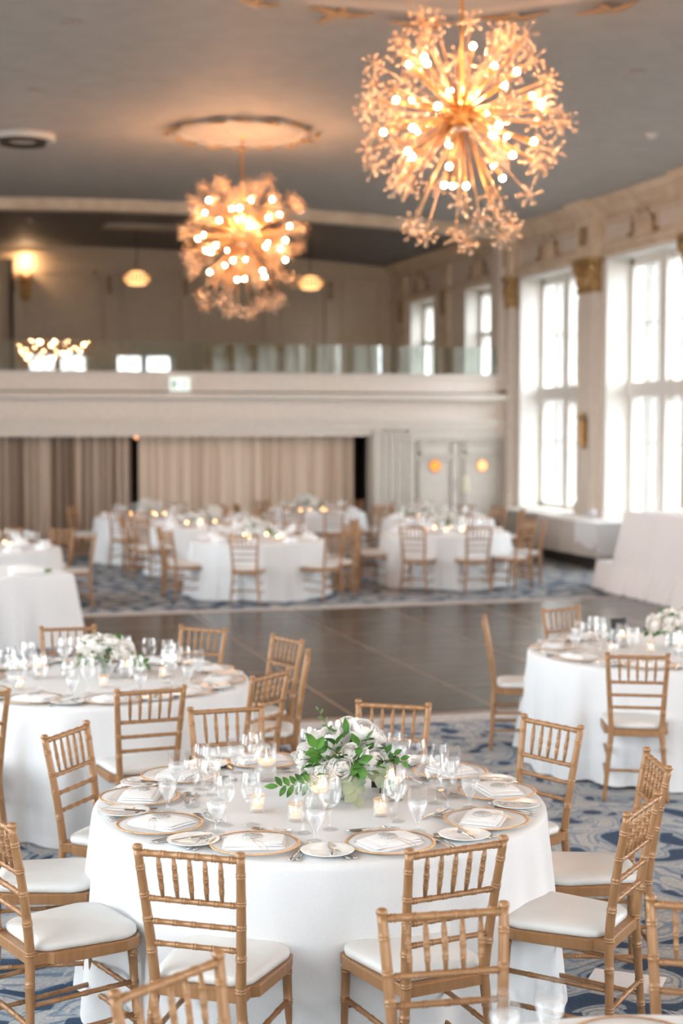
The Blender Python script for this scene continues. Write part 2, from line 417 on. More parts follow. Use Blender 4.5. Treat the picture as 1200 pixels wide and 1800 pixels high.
# wall under the balcony front, with the doors, right of the curtained opening
mb = MB(); mb.box((8.85, YB, 0), (9.62, YB + .3, 2.2)); mb.box((9.62, YB + .0, 2.03), (XR, YB + .3, 2.2)); mb.box((11.68, YB, 0), (XR, YB + .3, 2.2))
mb.box((8.85, YB + .6, 0), (XR, YB + .8, 2.3))
mb.build('wall_doors', 'door_paint', kind='structure')

# pale brick building across the street, seen through the tall windows
nb_ = MB(); nb_.box((30, 20, -8), (34, 150, 11.5))
nb_o = nb_.build('exterior_building', noisy(mat('pale_brick', (.075, .067, .058), .8), (.055, .048, .04), (.10, .092, .082), scale=(1.2, 1.2, 5), nscale=1.5), kind='structure')
nb_ = MB()
for iy in range(24):
    for iz in range(4):
        y = 22 + iy * 5.2; z = -6 + iz * 4
        nb_.box((29.9, y, z), (30.0, y + 1.5, z + 2.4))
nb_.build('window_openings', noisy(mat('neighbour_glazing', (.10, .12, .13), .6), (.07, .08, .085), (.12, .13, .135)), nb_o)

q_ = MB(); q_.box((XR + .7, -60, -8.2), (120, 160, -8)); q_.box((-100, -60, -8.2), (XL - .7, 160, -8)); q_.box((XL - .7, -60, -8.2), (XR + .7, YN - 1, -8)); q_.build('exterior_ground', mat('street_asphalt', (.08, .08, .08), .9), kind='structure')

# windows
def window(idx, axis, c0, c1, sill, head, pos, tall=True):
    """a two-light window with mullion, transom and chamfered corners; pos is the glass plane, the room lies on the lower side"""
    fr = MB(); ft = .12; d = .10
    sgn = 1
    def bx(a, b, z0_, z1_, dd=d, m_=fr):
        if axis == 'y': m_.box((pos - dd, a, z0_), (pos + dd, b, z1_))
        else: m_.box((a, pos - dd, z0_), (b, pos + dd, z1_))
    mid = (c0 + c1) / 2
    bx(c0, c0 + ft, sill, head); bx(c1 - ft, c1, sill, head); bx(c0, c1, sill, sill + .1); bx(c0, c1, head - .12, head)
    if tall:
        bx(mid - .12, mid + .12, sill, head, .17)
        zt = 2.92; bx(c0, c1, zt - .13, zt + .11, .15)
        # thin glazing bars in each light
        for q0, q1 in ((c0 + ft, mid - .10), (mid + .10, c1 - ft)):
            m2 = (q0 + q1) / 2
            bx(m2 - .012, m2 + .012, sill, head, .015)
            bx(q0, q1, 1.98, 2.005, .015); bx(q0, q1, 4.02, 4.045, .015)
        # chamfer blocks where the mullion meets the transom
        for s_ in (-1, 1):
            for z_, up in ((zt + .09, 1), (zt - .11, -1)):
                pr = [(0, 0), (s_ * .14, 0), (0, up * .16)]
                for ybase, s2 in ((mid + s_ * .10, s_),):
                    vs = []
                    for dd in (-.08, .08):
                        for (p_, q_) in pr:
                            vs.append((pos + dd, ybase + p_, z_ + q_) if axis == 'y' else (ybase + p_, pos + dd, z_ + q_))
                    fr.add(vs, [(0, 1, 2), (5, 4, 3), (0, 3, 4, 1), (1, 4, 5, 2), (2, 5, 3, 0)], False)
    else:
        bx(mid - .05, mid + .05, sill, head); bx(c0, c1, (sill + head) / 2 - .04, (sill + head) / 2 + .04)
    o = fr.build('window_%d' % idx, 'white_paint', kind='structure')
    pn = MB(); bx(c0 + .02, c1 - .02, sill + .02, head - .02, .004, pn)
    pn.build('pane', 'pane', o)
    # deep sill board
    sb = MB()
    if axis == 'y': sb.box((XR - .06, c0 - .05, sill - .05), (pos, c1 + .05, sill + .01))
    else: sb.box((c0 - .05, pos, sill - .05), (c1 + .05, YN + .06, sill + .01))
    if tall: sb.build('sill', 'white_paint', o)
    # white casing round the opening
    cs = MB(); W = .10; D = .035
    if axis == 'y':
        cs.box((XR - D, c0 - W, sill), (XR + .5, c0 + .012, head + W)); cs.box((XR - D, c1 - .012, sill), (XR + .5, c1 + W, head + W)); cs.box((XR - D, c0, head - .012), (XR + .5, c1, head + W))
    else:
        cs.box((c0 - W, YN - .5, sill), (c0 + .012, YN + D, head + W)); cs.box((c1 - .012, YN - .5, sill), (c1 + W, YN + D, head + W)); cs.box((c0, YN - .5, head - .012), (c1, YN + D, head + W))
    cs.build('casing', 'white_paint', o)
def mirror_left(o):
    for ob in [o] + [c for c in bpy.data.objects if c.parent == o]:
        for v in ob.data.vertices: v.co.x = XL + XR - v.co.x
        ob.data.flip_normals()
k = 1
for a, b in WIN_R: window(k, 'y', a, b, SILL, HEAD, 12.26); k += 1
for a, b in WIN_B: window(k, 'y', a, b, 3.3, 5.2, 12.15, False); k += 1
for a, b in WIN_FILL: window(k, 'y', a, b, SILL, HEAD, 12.26); mirror_left(bpy.data.objects['window_%d' % k]); k += 1  # added windows on the unseen left wall, for extra daylight
for a, b in WIN_N: window(k, 'x', a, b, SILL, HEAD, YN - .5); k += 1

# pilasters, capitals, frieze and cornice on the window wall
PIL = [28.52] + [24.78 - 3.8 * j for j in range(8)]
tk = 2
def trim(mbx, m):
    global tk
    o = mbx.build('trim_%d' % tk, m, kind='structure'); tk += 1; return o
mb = MB()
for y in PIL:
    mb.box((XR - .16, y - .30, 0), (XR, y + .30, 4.66)); mb.box((XR - .20, y - .34, 0), (XR, y + .34, .95)); mb.box((XR - .22, y - .36, 0), (XR, y + .36, .18))
    for s_ in (-.30, .22): mb.box((XR - .185, y + s_, 1.0), (XR - .155, y + s_ + .08, 4.5))
trim(mb, 'cream')
mb = MB()
for y in PIL:     # gilded capitals: bell, leaves and volutes
    mb.box((XR - .18, y - .31, 4.64), (XR, y + .31, 5.12)); mb.box((XR - .26, y - .38, 5.12), (XR, y + .38, 5.2))
    for j in range(5):
        yy = y - .25 + j * .125
        mb.sphere((XR - .19, yy, 4.82), .07, 8, 6, (.6, .8, 1.9)); mb.sphere((XR - .22, yy, 4.93), .04, 8, 6)
    for s_ in (-1, 1): mb.lathe([(.085, -.05), (.085, .05), (.05, .06)], 12, Matrix.Translation((XR - .2, y + s_ * .29, 5.04)) @ Matrix.Rotation(R(90), 4, 'Y'))
    mb.box((XR - .2, y - .33, 4.60), (XR, y + .33, 4.65))
trim(mb, 'gilt')
def cornice_profile():
    return [(0, 0), (.30, 0), (.30, -.05), (.26, -.06), (.22, -.12), (.14, -.15), (.14, -.19), (.09, -.22), (.06, -.28), (0, -.30)]
mb = MB()
# local x -> -X (into room), local y -> Z, local z -> Y
def along_y(x, y, z): return Matrix(((-1, 0, 0, x), (0, 0, 1, y), (0, 1, 0, z), (0, 0, 0, 1)))
mb.prism(cornice_profile(), YBK - YN, along_y(XR, YN, 6.17))
for y in PIL: mb.prism([(a * 1.0 + (.12 if a > 0 else 0), b) for a, b in cornice_profile()], .80, along_y(XR, y - .40, 6.165))
# architrave and frieze mouldings
for z_, h_, d_ in ((5.26, .06, .10), (5.32, .05, .06), (5.82, .05, .07), (5.20, .05, .05)):
    mb.box((XR - d_, YN, z_), (XR, YBK, z_ + h_))
for y in PIL: mb.box((XR - .2, y - .34, 5.2), (XR, y + .34, 5.88))
for a, b in WIN_R:   # sunk frieze panels, one each side of the crest
    m_ = (a + b) / 2
    for c0, c1 in ((a - .15, m_ - .42), (m_ + .42, b + .15)):
        for z_ in (5.42, 5.72): mb.box((XR - .035, c0, z_), (XR, c1, z_ + .03))
        for yy in (c0, c1 - .03): mb.box((XR - .035, yy, 5.42), (XR, yy + .03, 5.75))
for yy in (35.3, 32.3, 29.2):      # plain pilaster strips above the balcony
    mb.box((XR - .08, yy - .28, 3.3), (XR, yy + .28, 5.85))
trim(mb, 'trimcream')
mb = MB(); md = MB()
for a, b in WIN_R + WIN_B:      # crest ornament over every window
    m_ = (a + b) / 2
    mb.box((XR - .06, m_ - .36, 5.38), (XR, m_ + .36, 5.43)); mb.box((XR - .03, m_ - .30, 5.43), (XR, m_ + .30, 5.66))
    for j in range(7): mb.box((XR - .05, m_ - .255 + j * .08, 5.43), (XR, m_ - .225 + j * .08, 5.68))
    arc = [(XR - .05, m_ - .32 + .64 * t / 12, 5.67 + .15 * math.sin(PI * t / 12) ** 2) for t in range(13)]
    mb.tube(arc, .026, 6)
    for s_ in (-1, 1):
        md.tube([(XR - .05, m_ + s_ * .33, 5.68), (XR - .05, m_ + s_ * .38, 5.60), (XR - .05, m_ + s_ * .35, 5.50), (XR - .05, m_ + s_ * .44, 5.44), (XR - .05, m_ + s_ * .56, 5.44)], [.03, .03, .02, .045, .015], 6)
    md.sphere((XR - .06, m_ + .12, 5.80), .04); md.sphere((XR - .06, m_ - .12, 5.80), .03)
trim(mb, 'trimcream'); mb = md
for y in PIL: mb.box((XR - .225, y - .15, 5.42), (XR - .19, y + .15, 5.74))
for yy in (35.3, 32.3, 29.2): mb.box((XR - .11, yy - .12, 4.75), (XR - .07, yy + .12, 5.3))
trim(mb, 'gilt_brown')
# radiator cover shelf under the windows
mb = MB()
mb.box((XR - .34, YN + 1, .08), (XR, 28.2, .64)); mb.box((XR - .30, YN + 1, 0), (XR, 28.2, .08))
trim(mb, 'radiator')
mb = MB(); mb.box((XR - .37, YN + 1, .64), (XR, 28.2, .68))
trim(mb, 'white_paint')
mb = MB()
for a, b in WIN_R: mb.box((XR - .345, a + .3, .12), (XR - .335, b - .3, .19))
trim(mb, 'vent_dark')
mb = MB(); mb.box((XL, YN, 0), (XL + .03, YBK, .2)); mb.build('baseboard_left', 'white_paint', kind='structure')
# left wall panelling (keeps its side of the room plausible)
mb = MB()
for j in range(3):
    y0 = 25.2 + j * 3.6
    for z_ in (.9, 5.1): mb.box((XL, y0, z_), (XL + .035, y0 + 2.8, z_ + .06))
    for yy in (y0, y0 + 2.74): mb.box((XL, yy, .9), (XL + .035, yy + .06, 5.16))
mb.prism(cornice_profile(), YBK - YN, Matrix(((1, 0, 0, XL), (0, 0, 1, YN), (0, 1, 0, 6.17), (0, 0, 0, 1))))
trim(mb, 'trimcream')

# arched rib between hall and balcony, and the cornice along the wall behind the balcony
def rib(y0, y1, drop, name_m, steps=30, extra=()):
    mb = MB()
    for (ya, yb, dz0, dz1) in [(y0, y1, 0, drop)] + list(extra):
        def fn(u, v):
            x = XL + (XR - XL) * u; c = ceil_z(x) + .01
            return [(x, ya, c - dz0), (x, ya, c - dz1), (x, yb, c - dz1), (x, yb, c - dz0)][min(3, int(round(v * 3)))]
        mb.grid(fn, steps, 3, smooth=False)
    return trim(mb, name_m)
rib(YB - .12, YB + .22, .20, 'trimcream', extra=[(YB - .17, YB - .12, 0, .10)])
rib(YBK - .24, YBK, .16, 'taupe', extra=[(YBK - .14, YBK, .16, .30)])
# corner pier at the balcony end
mb = MB(); mb.box((XR - .30, YB - .05, 2.1), (XR, YB + .35, 6.1)); mb.box((XR - .12, YB - .3, 0), (XR, YB, 2.2)); trim(mb, 'cream')

# balcony: slab, stepped front, soffit
mb = MB(); mb.box((XL, YB + .1, 3.0), (XR, YBK, 3.12)); mb.build('floor_balcony', 'taupe', kind='structure')
mb = MB()
mb.box((XL, YB - .02, 2.98), (XR, YB + .14, 3.27)); mb.box((XL, YB - .08, 3.22), (XR, YB + .16, 3.275))
mb.box((XL, YB - .05, 2.93), (XR, YB + .10, 2.98)); mb.box((XL, YB - .20, 2.84), (XR, YB + .12, 2.90)); mb.box((XL, YB - .26, 2.80), (XR, YB + .12, 2.85)); mb.box((XL, YB - .09, 2.77), (XR, YB + .12, 2.80))
mb.box((XL, YB, 2.42), (XR, YB + .12, 2.80)); mb.box((XL, YB - .03, 2.40), (XR, YB + .12, 2.44)); mb.box((XL, YB - .08, 2.25), (XR, YB + .14, 2.40)); mb.box((XL, YB - .16, 2.36), (XR, YB + .12, 2.40))
mb.box((XL, YB - .02, 2.18), (XR, YB + .3, 2.26)); mb.box((XL, YB + .02, 2.09), (8.85, YB + .3, 2.18))
mb.box((XL, YB + .1, 2.26), (XR, YB + 3, 2.30))
mb.build('trim_balcony', 'front_paint', kind='structure')
# glass balustrade
gr = empty('glass_balustrade', 'clear glass balustrade along the balcony edge, reflecting the windows', 'railing', (XL, YB + .05, 3.27))
x = 0
while x < 13.8:
    wd = min(1.62, 13.85 - x)
    q = MB(); q.box((x + .01, 0, 0), (x + wd - .01, .012, .57)); q.build('glass_panel', 'railglass', gr)
    x += 1.62
q = MB(); q.box((0, -.02, 0), (13.85, .035, .03)); q.build('base_channel', 'vent', gr)

# casing, pilasters beside the curtained opening
mb = MB()
mb.box((8.83, YB - .06, 0), (9.02, YB + .3, 2.2)); mb.box((8.86, YB - .09, 0), (8.90, YB, 2.2)); mb.box((9.02, YB - .02, 0), (9.62, YB + .02, 2.2))
for xx in (9.06, 9.2, 9.34, 9.48): mb.box((xx, YB - .045, .2), (xx + .07, YB, 2.14))
mb.box((9.58, YB - .06, 0), (9.68, YB + .02, 2.2)); mb.box((9.68, YB - .04, 2.02), (XR, YB + .02, 2.2)); mb.box((11.62, YB - .05, 0), (11.75, YB + .02, 2.2))
mb.build('trim_door', 'door_paint', kind='structure')
# double doors
for i_, (x0, x1) in enumerate(((9.70, 10.63), (10.66, 11.60))):
    q = MB(); q.box((x0, YB + .02, .01), (x1, YB + .07, 2.02))
    for z0_, z1_ in ((1.72, 1.94), (.25, 1.62)):
        q.box((x0 + .1, YB - .03, z0_), (x1 - .1, YB + .02, z0_ + .04)); q.box((x0 + .1, YB - .03, z1_), (x1 - .1, YB + .02, z1_ + .04))
        q.box((x0 + .1, YB - .03, z0_), (x0 + .14, YB + .02, z1_)); q.box((x1 - .14, YB - .03, z0_), (x1 - .1, YB + .02, z1_ + .04))
    d = q.build('door_%d' % (i_ + 1), 'door_paint', kind='structure')
    px_ = (x0 + x1) / 2 - .02 + (.0 if i_ == 0 else .02)
    g = MB(); g.lathe([(.10, 0), (.10, .02), (.115, .03), (.125, 0)], 24, Matrix.Translation((px_, YB + .02, 1.50)) @ Matrix.Rotation(R(90), 4, 'X')); g.build('porthole_ring', 'brass', d)
    g = MB(); g.lathe([(.098, 0), (.098, .015)], 24, Matrix.Translation((px_, YB + .02, 1.50)) @ Matrix.Rotation(R(90), 4, 'X')); g.build('porthole', 'amber' if i_ == 0 else 'amber2', d)
    if i_: continue
    h = MB(); hx = x1 - .08
    h.box((hx, YB - .03, 1.0), (hx + .02, YB + .02, 1.25)); h.build('push_bar', 'vent', d)
q = MB(); q.box((10.72, YB - .006, .98), (10.84, YB + .004, 1.30)); tag(q.build('notice', 'yellow'), 'pale yellow upright notice fixed on the white double door', 'sign')

# exit sign on the balcony front
ex = empty('exit_sign', 'small pale green-white exit sign mounted on the balcony front', 'sign', (4.85, YB - .29, 2.93))
q = MB(); q.box((0, 0, 0), (.37, .06, .25)); q.build('sign_box', 'exitsign', ex)
q = MB(); q.box((.03, -.004, .05), (.12, 0, .20)); q.box((.20, -.004, .05), (.33, 0, .075)); q.box((.20, -.004, .11), (.33, 0, .135)); q.box((.20, -.004, .17), (.33, 0, .195)); q.build('pictogram', 'signgreen', ex)

# curtains
def drape(name, x0, x1, y, z1, amp, freq, seed, m, label):
    r_ = random.Random(seed); n = int((x1 - x0) / .018)
    ph = [r_.uniform(0, 6.28) for _ in range(8)]; fr = [freq * r_.uniform(.55, 1.7) for _ in range(8)]
    def off(x): return sum(math.sin(fr[i] * x + ph[i] + .8 * math.sin(fr[(i + 3) % 8] * .31 * x)) for i in range(8)) / 4
    def fn(u, v):
        x = x0 + (x1 - x0) * u; o_ = off(x); k_ = .75 + .35 * v
        return (x + .02 * math.sin(fr[2] * x), y - max(-1.2, min(1.2, o_)) * amp * k_, z1 * (1 - v) + .01 * v)
    mb = MB(); mb.grid(fn, n, 4)
    return tag(mb.build(name, m), label, 'curtain')
def stripe(m, c1, c2, sc_):
    noisy(m, c1, c2, scale=(sc_, .01, .01), nscale=1, detail=2, lo=.38, hi=.62)
stripe(M['curtain_brown'], (.20, .135, .09), (.60, .48, .38), 7)
stripe(M['curtain_beige'], (.54, .415, .31), (.72, .59, .47), 6)
drape('curtain', XL + .05, 4.24, YB + .42, 2.24, .085, 26, 3, 'curtain_brown', 'brown pleated curtain with pale stripes, hanging beside the narrow dark gap')
drape('curtain', 4.36, 8.62, YB + .50, 2.24, .045, 30, 9, 'curtain_beige', 'beige pleated curtain hanging across the opening, reaching the dark door edge')
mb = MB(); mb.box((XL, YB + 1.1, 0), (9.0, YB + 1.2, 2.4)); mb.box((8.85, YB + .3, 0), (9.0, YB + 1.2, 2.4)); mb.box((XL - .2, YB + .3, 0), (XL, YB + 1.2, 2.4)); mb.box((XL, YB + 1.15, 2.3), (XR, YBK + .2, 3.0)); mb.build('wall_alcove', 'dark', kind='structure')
q = MB(); q.sphere((4.30, YB + .27, 2.07), .035); tag(q.build('indicator_lamp', 'amber2'), 'tiny orange lamp glowing above the gap between the two curtains', 'lamp')

# wall behind the balcony: pilaster strips and panels
mb = MB()
XS = [2.59, 4.80, 6.60, 8.62, 10.15]
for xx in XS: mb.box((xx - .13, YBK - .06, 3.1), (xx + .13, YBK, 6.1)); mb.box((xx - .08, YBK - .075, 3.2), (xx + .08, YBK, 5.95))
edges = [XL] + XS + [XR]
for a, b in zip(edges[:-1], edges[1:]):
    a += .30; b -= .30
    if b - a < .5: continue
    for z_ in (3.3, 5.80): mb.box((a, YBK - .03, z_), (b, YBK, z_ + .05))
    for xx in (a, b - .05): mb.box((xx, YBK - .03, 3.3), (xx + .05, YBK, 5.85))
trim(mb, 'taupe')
mb = MB()
for xx in XS: mb.box((xx - .06, YBK - .10, 5.35), (xx + .06, YBK - .07, 5.78))
trim(mb, 'gilt_brown')
mb = MB(); mb.box((2.52, YBK - .12, 3.1), (2.60, YBK - .06, 6.25)); trim(mb, 'dark')

# ceiling fittings
def round_fixture(name, x, y, r, label, cat, parts):
    o = empty(name, label, cat, (x, y, ceil_z(x)))
    for pn_, prof, m in parts:
        q = MB(); q.lathe([(a * r, -b) for a, b in prof], 32); q.build(pn_, m, o)
    return o
round_fixture('ceiling_diffuser', 1.75, 22.2, .46, 'large round ceiling air diffuser of stacked rings', 'vent',
    [('outer_ring', [(1, -.02), (1.0, .07), (.90, .10), (.88, .02)], 'white_paint'), ('core', [(.88, .0), (.88, .02), (0.0001, .02)], 'vent_dark'),
     ('middle_ring', [(.76, .06), (.70, .14), (.56, .05)], 'vent_dark'), ('inner_ring', [(.44, .06), (.38, .10), (.28, .05)], 'vent'), ('centre_disc', [(.16, .05), (.14, .09), (0.0001, .10)], 'vent')])
def downlight(x, y, r, label):
    return round_fixture('ceiling_downlight', x, y, r, label, 'ceiling light', [('trim_ring', [(1, 0), (1, .012), (.75, .014)], 'radiator'), ('lens', [(.75, .012), (.0001, .006)], 'vent_dark')])
downlight(1.76, 15.9, .10, 'unlit round ceiling downlight nearer the top edge, above the ringed diffuser')
downlight(1.66, 19.2, .09, 'unlit round ceiling downlight just in front of the ringed diffuser')
downlight(8.21, 16.2, .10, 'unlit round ceiling downlight between the large chandelier and window wall')
round_fixture('smoke_detector', 9.92, 19.15, .09, 'small white smoke detector on the ceiling near the cornice', 'detector', [('base', [(1, 0), (1, .02), (.8, .03)], 'white_paint'), ('dome', [(.8, .03), (.6, .06), (.0001, .065)], 'white_paint')])
q = MB(); q.box((4.15, 31.6, ceil_z(4.2) - .03), (6.0, 32.3, ceil_z(5) + .0)); q2 = q.build('ceiling_grille', 'vent'); tag(q2, 'long flat grey grille recessed in the dark balcony ceiling', 'vent')
dr = MB(); dr.sphere((0, 0, -.05), .05); dr.tube([(0, 0, 0), (.05, -.05, -.10)], .03, 8)
o = dr.build('ceiling_spotlight', 'vent'); o.location = (2.55, 31.0, ceil_z(2.5)); tag(o, 'tiny ceiling spotlight above the wall sconce on the balcony', 'ceiling light')

# ceiling rosettes above the chandeliers
CH_Y = [21.2, 12.5, 3.8]
def rosette(y, label):
    o = empty('ceiling_rosette', label, 'ceiling rosette', (XC, y, ceil_z(XC) - .035))
    q = MB(); q.lathe([(.98, .03), (.98, -.03), (.90, -.055), (.86, -.02), (.30, -.02), (.24, -.05), (.0001, -.06)], 8, Matrix.Rotation(R(22.5), 4, 'Z'), smooth=False); q.build('medallion', 'ceiling', o)
    q = MB()
    for k_ in range(16):
        a = 2 * PI * k_ / 16 + .2; rr = 1.02 if k_ % 2 else .94
        c = Vector((rr * math.cos(a), rr * math.sin(a), -.045)); t = Vector((-math.sin(a), math.cos(a), 0))
        q.tube([c - t * .15 + Vector((0, 0, .01)), c - t * .05 + c.normalized() * .05, c + t * .05 + c.normalized() * .03, c + t * .15], [.01, .028, .03, .008], 6)
        q.sphere(c, .03)
        if k_ % 4 == 0:
            for j in range(3): q.sphere(c + Vector((math.cos(a), math.sin(a), 0)) * (.08 + .06 * j), .04 - .01 * j)
    q.build('leaf_ornament', 'gilt_brown', o); return o
rosette(21.2, 'octagonal plaster ceiling rosette above the farther starburst chandelier')
rosette(12.5, 'octagonal plaster ceiling rosette above the larger starburst chandelier').scale = (2.35, 2.35, 1)

# ================================================================== CHANDELIERS
def fib_dirs(n, jitter, r_):
    out = []
    for i in range(n):
        z = 1 - 2 * (i + .5) / n; a = i * 2.39996 + r_.uniform(-jitter, jitter); z = max(-1, min(1, z + r_.uniform(-jitter, jitter) * .4))
        s_ = math.sqrt(1 - z * z); out.append(Vector((s_ * math.cos(a), s_ * math.sin(a), z)))
    return out
def make_chandelier():
    r_ = random.Random(21)
    root = empty('starburst_chandelier', 'x', 'chandelier')
    top = ceil_z(XC) - 4.93 - .04
    q = MB(); q.tube([(0, 0, .1), (0, 0, top)], .014, 10); q.lathe([(.0001, top), (.09, top), (.09, top - .02), (.03, top - .05), (.014, top - .09)], 20); q.build('stem', 'brass', root)
    q = MB(); q.sphere((0, 0, 0), .12, 20, 12); q.lathe([(.13, -.02), (.14, 0), (.13, .02)], 24); q.build('core', 'brass', root)
    q = MB(); q.lathe([(.0001, -.135), (.08, -.13), (.09, -.11)], 20); q.build('bottom_plate', 'china', root)
    tip = MB(); tip.sphere((0, 0, 0), .023, 12, 8)
    bulb0 = tip.build('bulb', 'bulb', root)
    # a burst of short crystal spikes with beads
    cl = MB()
    for d in fib_dirs(13, .15, r_):
        L = r_.uniform(.07, .12); cl.tube([d * .01, d * L], [.004, .003], 4); cl.sphere(d * (L + .008), .015, 6, 4)
    cl.sphere((0, 0, 0), .016, 8, 6)
    cr0 = cl.build('crystal_burst', 'crystal', root)
    lights = fib_dirs(34, .25, r_); first = True
    for i, d in enumerate(lights):
        L = r_.uniform(.56, .70)
        if d.z > .86: continue
        if first: o = bulb0; first = False
        else: o = bulb0.copy(); COL.objects.link(o)
        o.location = d * L
        q = MB(); q.tube([d * .1, d * (L - .03)], [.0095, .0095], 6); q.tube([d * (L - .09), d * (L - .02)], [.016, .018], 8); o.parent = q.build('lamp_arm', 'amber_rod', root)
    first = True
    for i, d in enumerate(fib_dirs(84, .22, r_)):
        if d.z > .93: continue
        L = r_.uniform(.74, .94)
        if i % 6 == 0: L = r_.uniform(.58, .74)
        if d.z < -.80: L = r_.uniform(1.0, 1.12) * (1.0 if d.z > -.93 else 1.05)
        if first: o = cr0; first = False
        else: o = cr0.copy(); COL.objects.link(o)
        o.location = d * L; o.rotation_euler = (r_.uniform(0, 6), r_.uniform(0, 6), 0)
        q = MB(); q.tube([d * .1, d * (L - .01)], [.007, .0055], 6); o.parent = q.build('crystal_arm', 'crystal' if i % 3 == 1 else 'amber_rod', root)
    l = bpy.data.lights.new('chandelier_light', 'POINT'); l.energy = 45; l.color = (1, .44, .20); l.shadow_soft_size = .05
    lo = bpy.data.objects.new('chandelier_light', l); COL.objects.link(lo); lo.parent = root; lo.location = (.02, -.02, .20)
    return root
ch = make_chandelier()
for y, lab in zip(CH_Y, ('smaller-looking starburst chandelier hanging before the balcony, glowing warm', 'big starburst chandelier of golden rods and crystals under the ceiling top edge', 'starburst chandelier seen only as reflected sparks in the balcony glass')):
    place(ch, (XC, y, 4.93), 0 if y > 15 else 1.1, lab, 'starburst chandeliers in a row')
# pendants over the balcony
def pendant(x, label):
    P = empty('crystal_pendant', label, 'pendant lamp', (x, 32.14, 5.35), group='pendant lamps over the balcony')
    q = MB(); q.tube([(0, 0, .12), (0, 0, ceil_z(x) - 5.35)], .012, 6); q.build('cord', 'vent_dark', P)
    q = MB(); q.lathe([(.05, .15), (.14, .13), (.25, .05), (.27, 0), (.25, -.06), (.16, -.13), (.0001, -.15)], 20, rib=lambda k_, z: .03 * (k_ % 2)); q.build('shade', 'shade', P)
    q = MB()
    for k_ in range(20):
        a = 2 * PI * k_ / 20
        for z, r2 in ((.06, .255), (0, .28), (-.07, .255)): q.sphere((r2 * math.cos(a), r2 * math.sin(a), z), .028, 6, 4)
    q.lathe([(.06, .14), (.06, .17), (.02, .2)], 12); q.build('bead_strings', 'shade_dim', P)
pendant(4.84, 'glowing beaded pendant lamp on dark cord, over the balcony, clear of the chandeliers')
pendant(8.58, 'glowing beaded pendant lamp over the balcony, just beside the farther chandelier')
# sconces
def sconce(x, y, z, rz, label, lit):
    P = empty('wall_sconce', label, 'wall lamp', (x, y, z), rz); P.scale = (1, 1, 1) if lit else (.7, .6, .9)   # local -y faces the room
    q = MB(); q.box((-.13, -.04, -.62), (.13, 0, -.05)); q.sphere((0, -.05, -.55), .09); q.sphere((0, -.06, -.1), .08); q.build('backplate', 'gilt', P)
    q = MB()
    for k_ in range(5): q.lathe([(.09 - .008 * k_, 0), (.12 - .01 * k_, -.04), (.0001, -.08)], 12, Matrix.Translation((0, -.12, -.12 - .09 * k_)))
    q.build('crystal_drops', 'shade_dim', P)
    q = MB(); q.lathe([(.07, -.07), (.14, .05), (.12, .06), (.0001, .03)], 20, Matrix.Translation((0, -.16, 0))); q.build('cup', 'shade' if lit else 'gilt', P)
    if lit:
        l = bpy.data.lights.new('sconce_light', 'POINT'); l.energy = 12; l.color = (1, .62, .32); l.shadow_soft_size = .04
        o = bpy.data.objects.new('sconce_light', l); COL.objects.link(o); o.parent = P; o.location = (0, -.25, .22)
sconce(2.89, YBK - .02, 5.80, 0, 'lit gilded wall sconce on the balcony wall beside the dark strip', True)
sconce(XR - .17, 24.72, 2.45, -R(90), 'unlit gilded wall sconce on the pilaster between two tall windows', False)

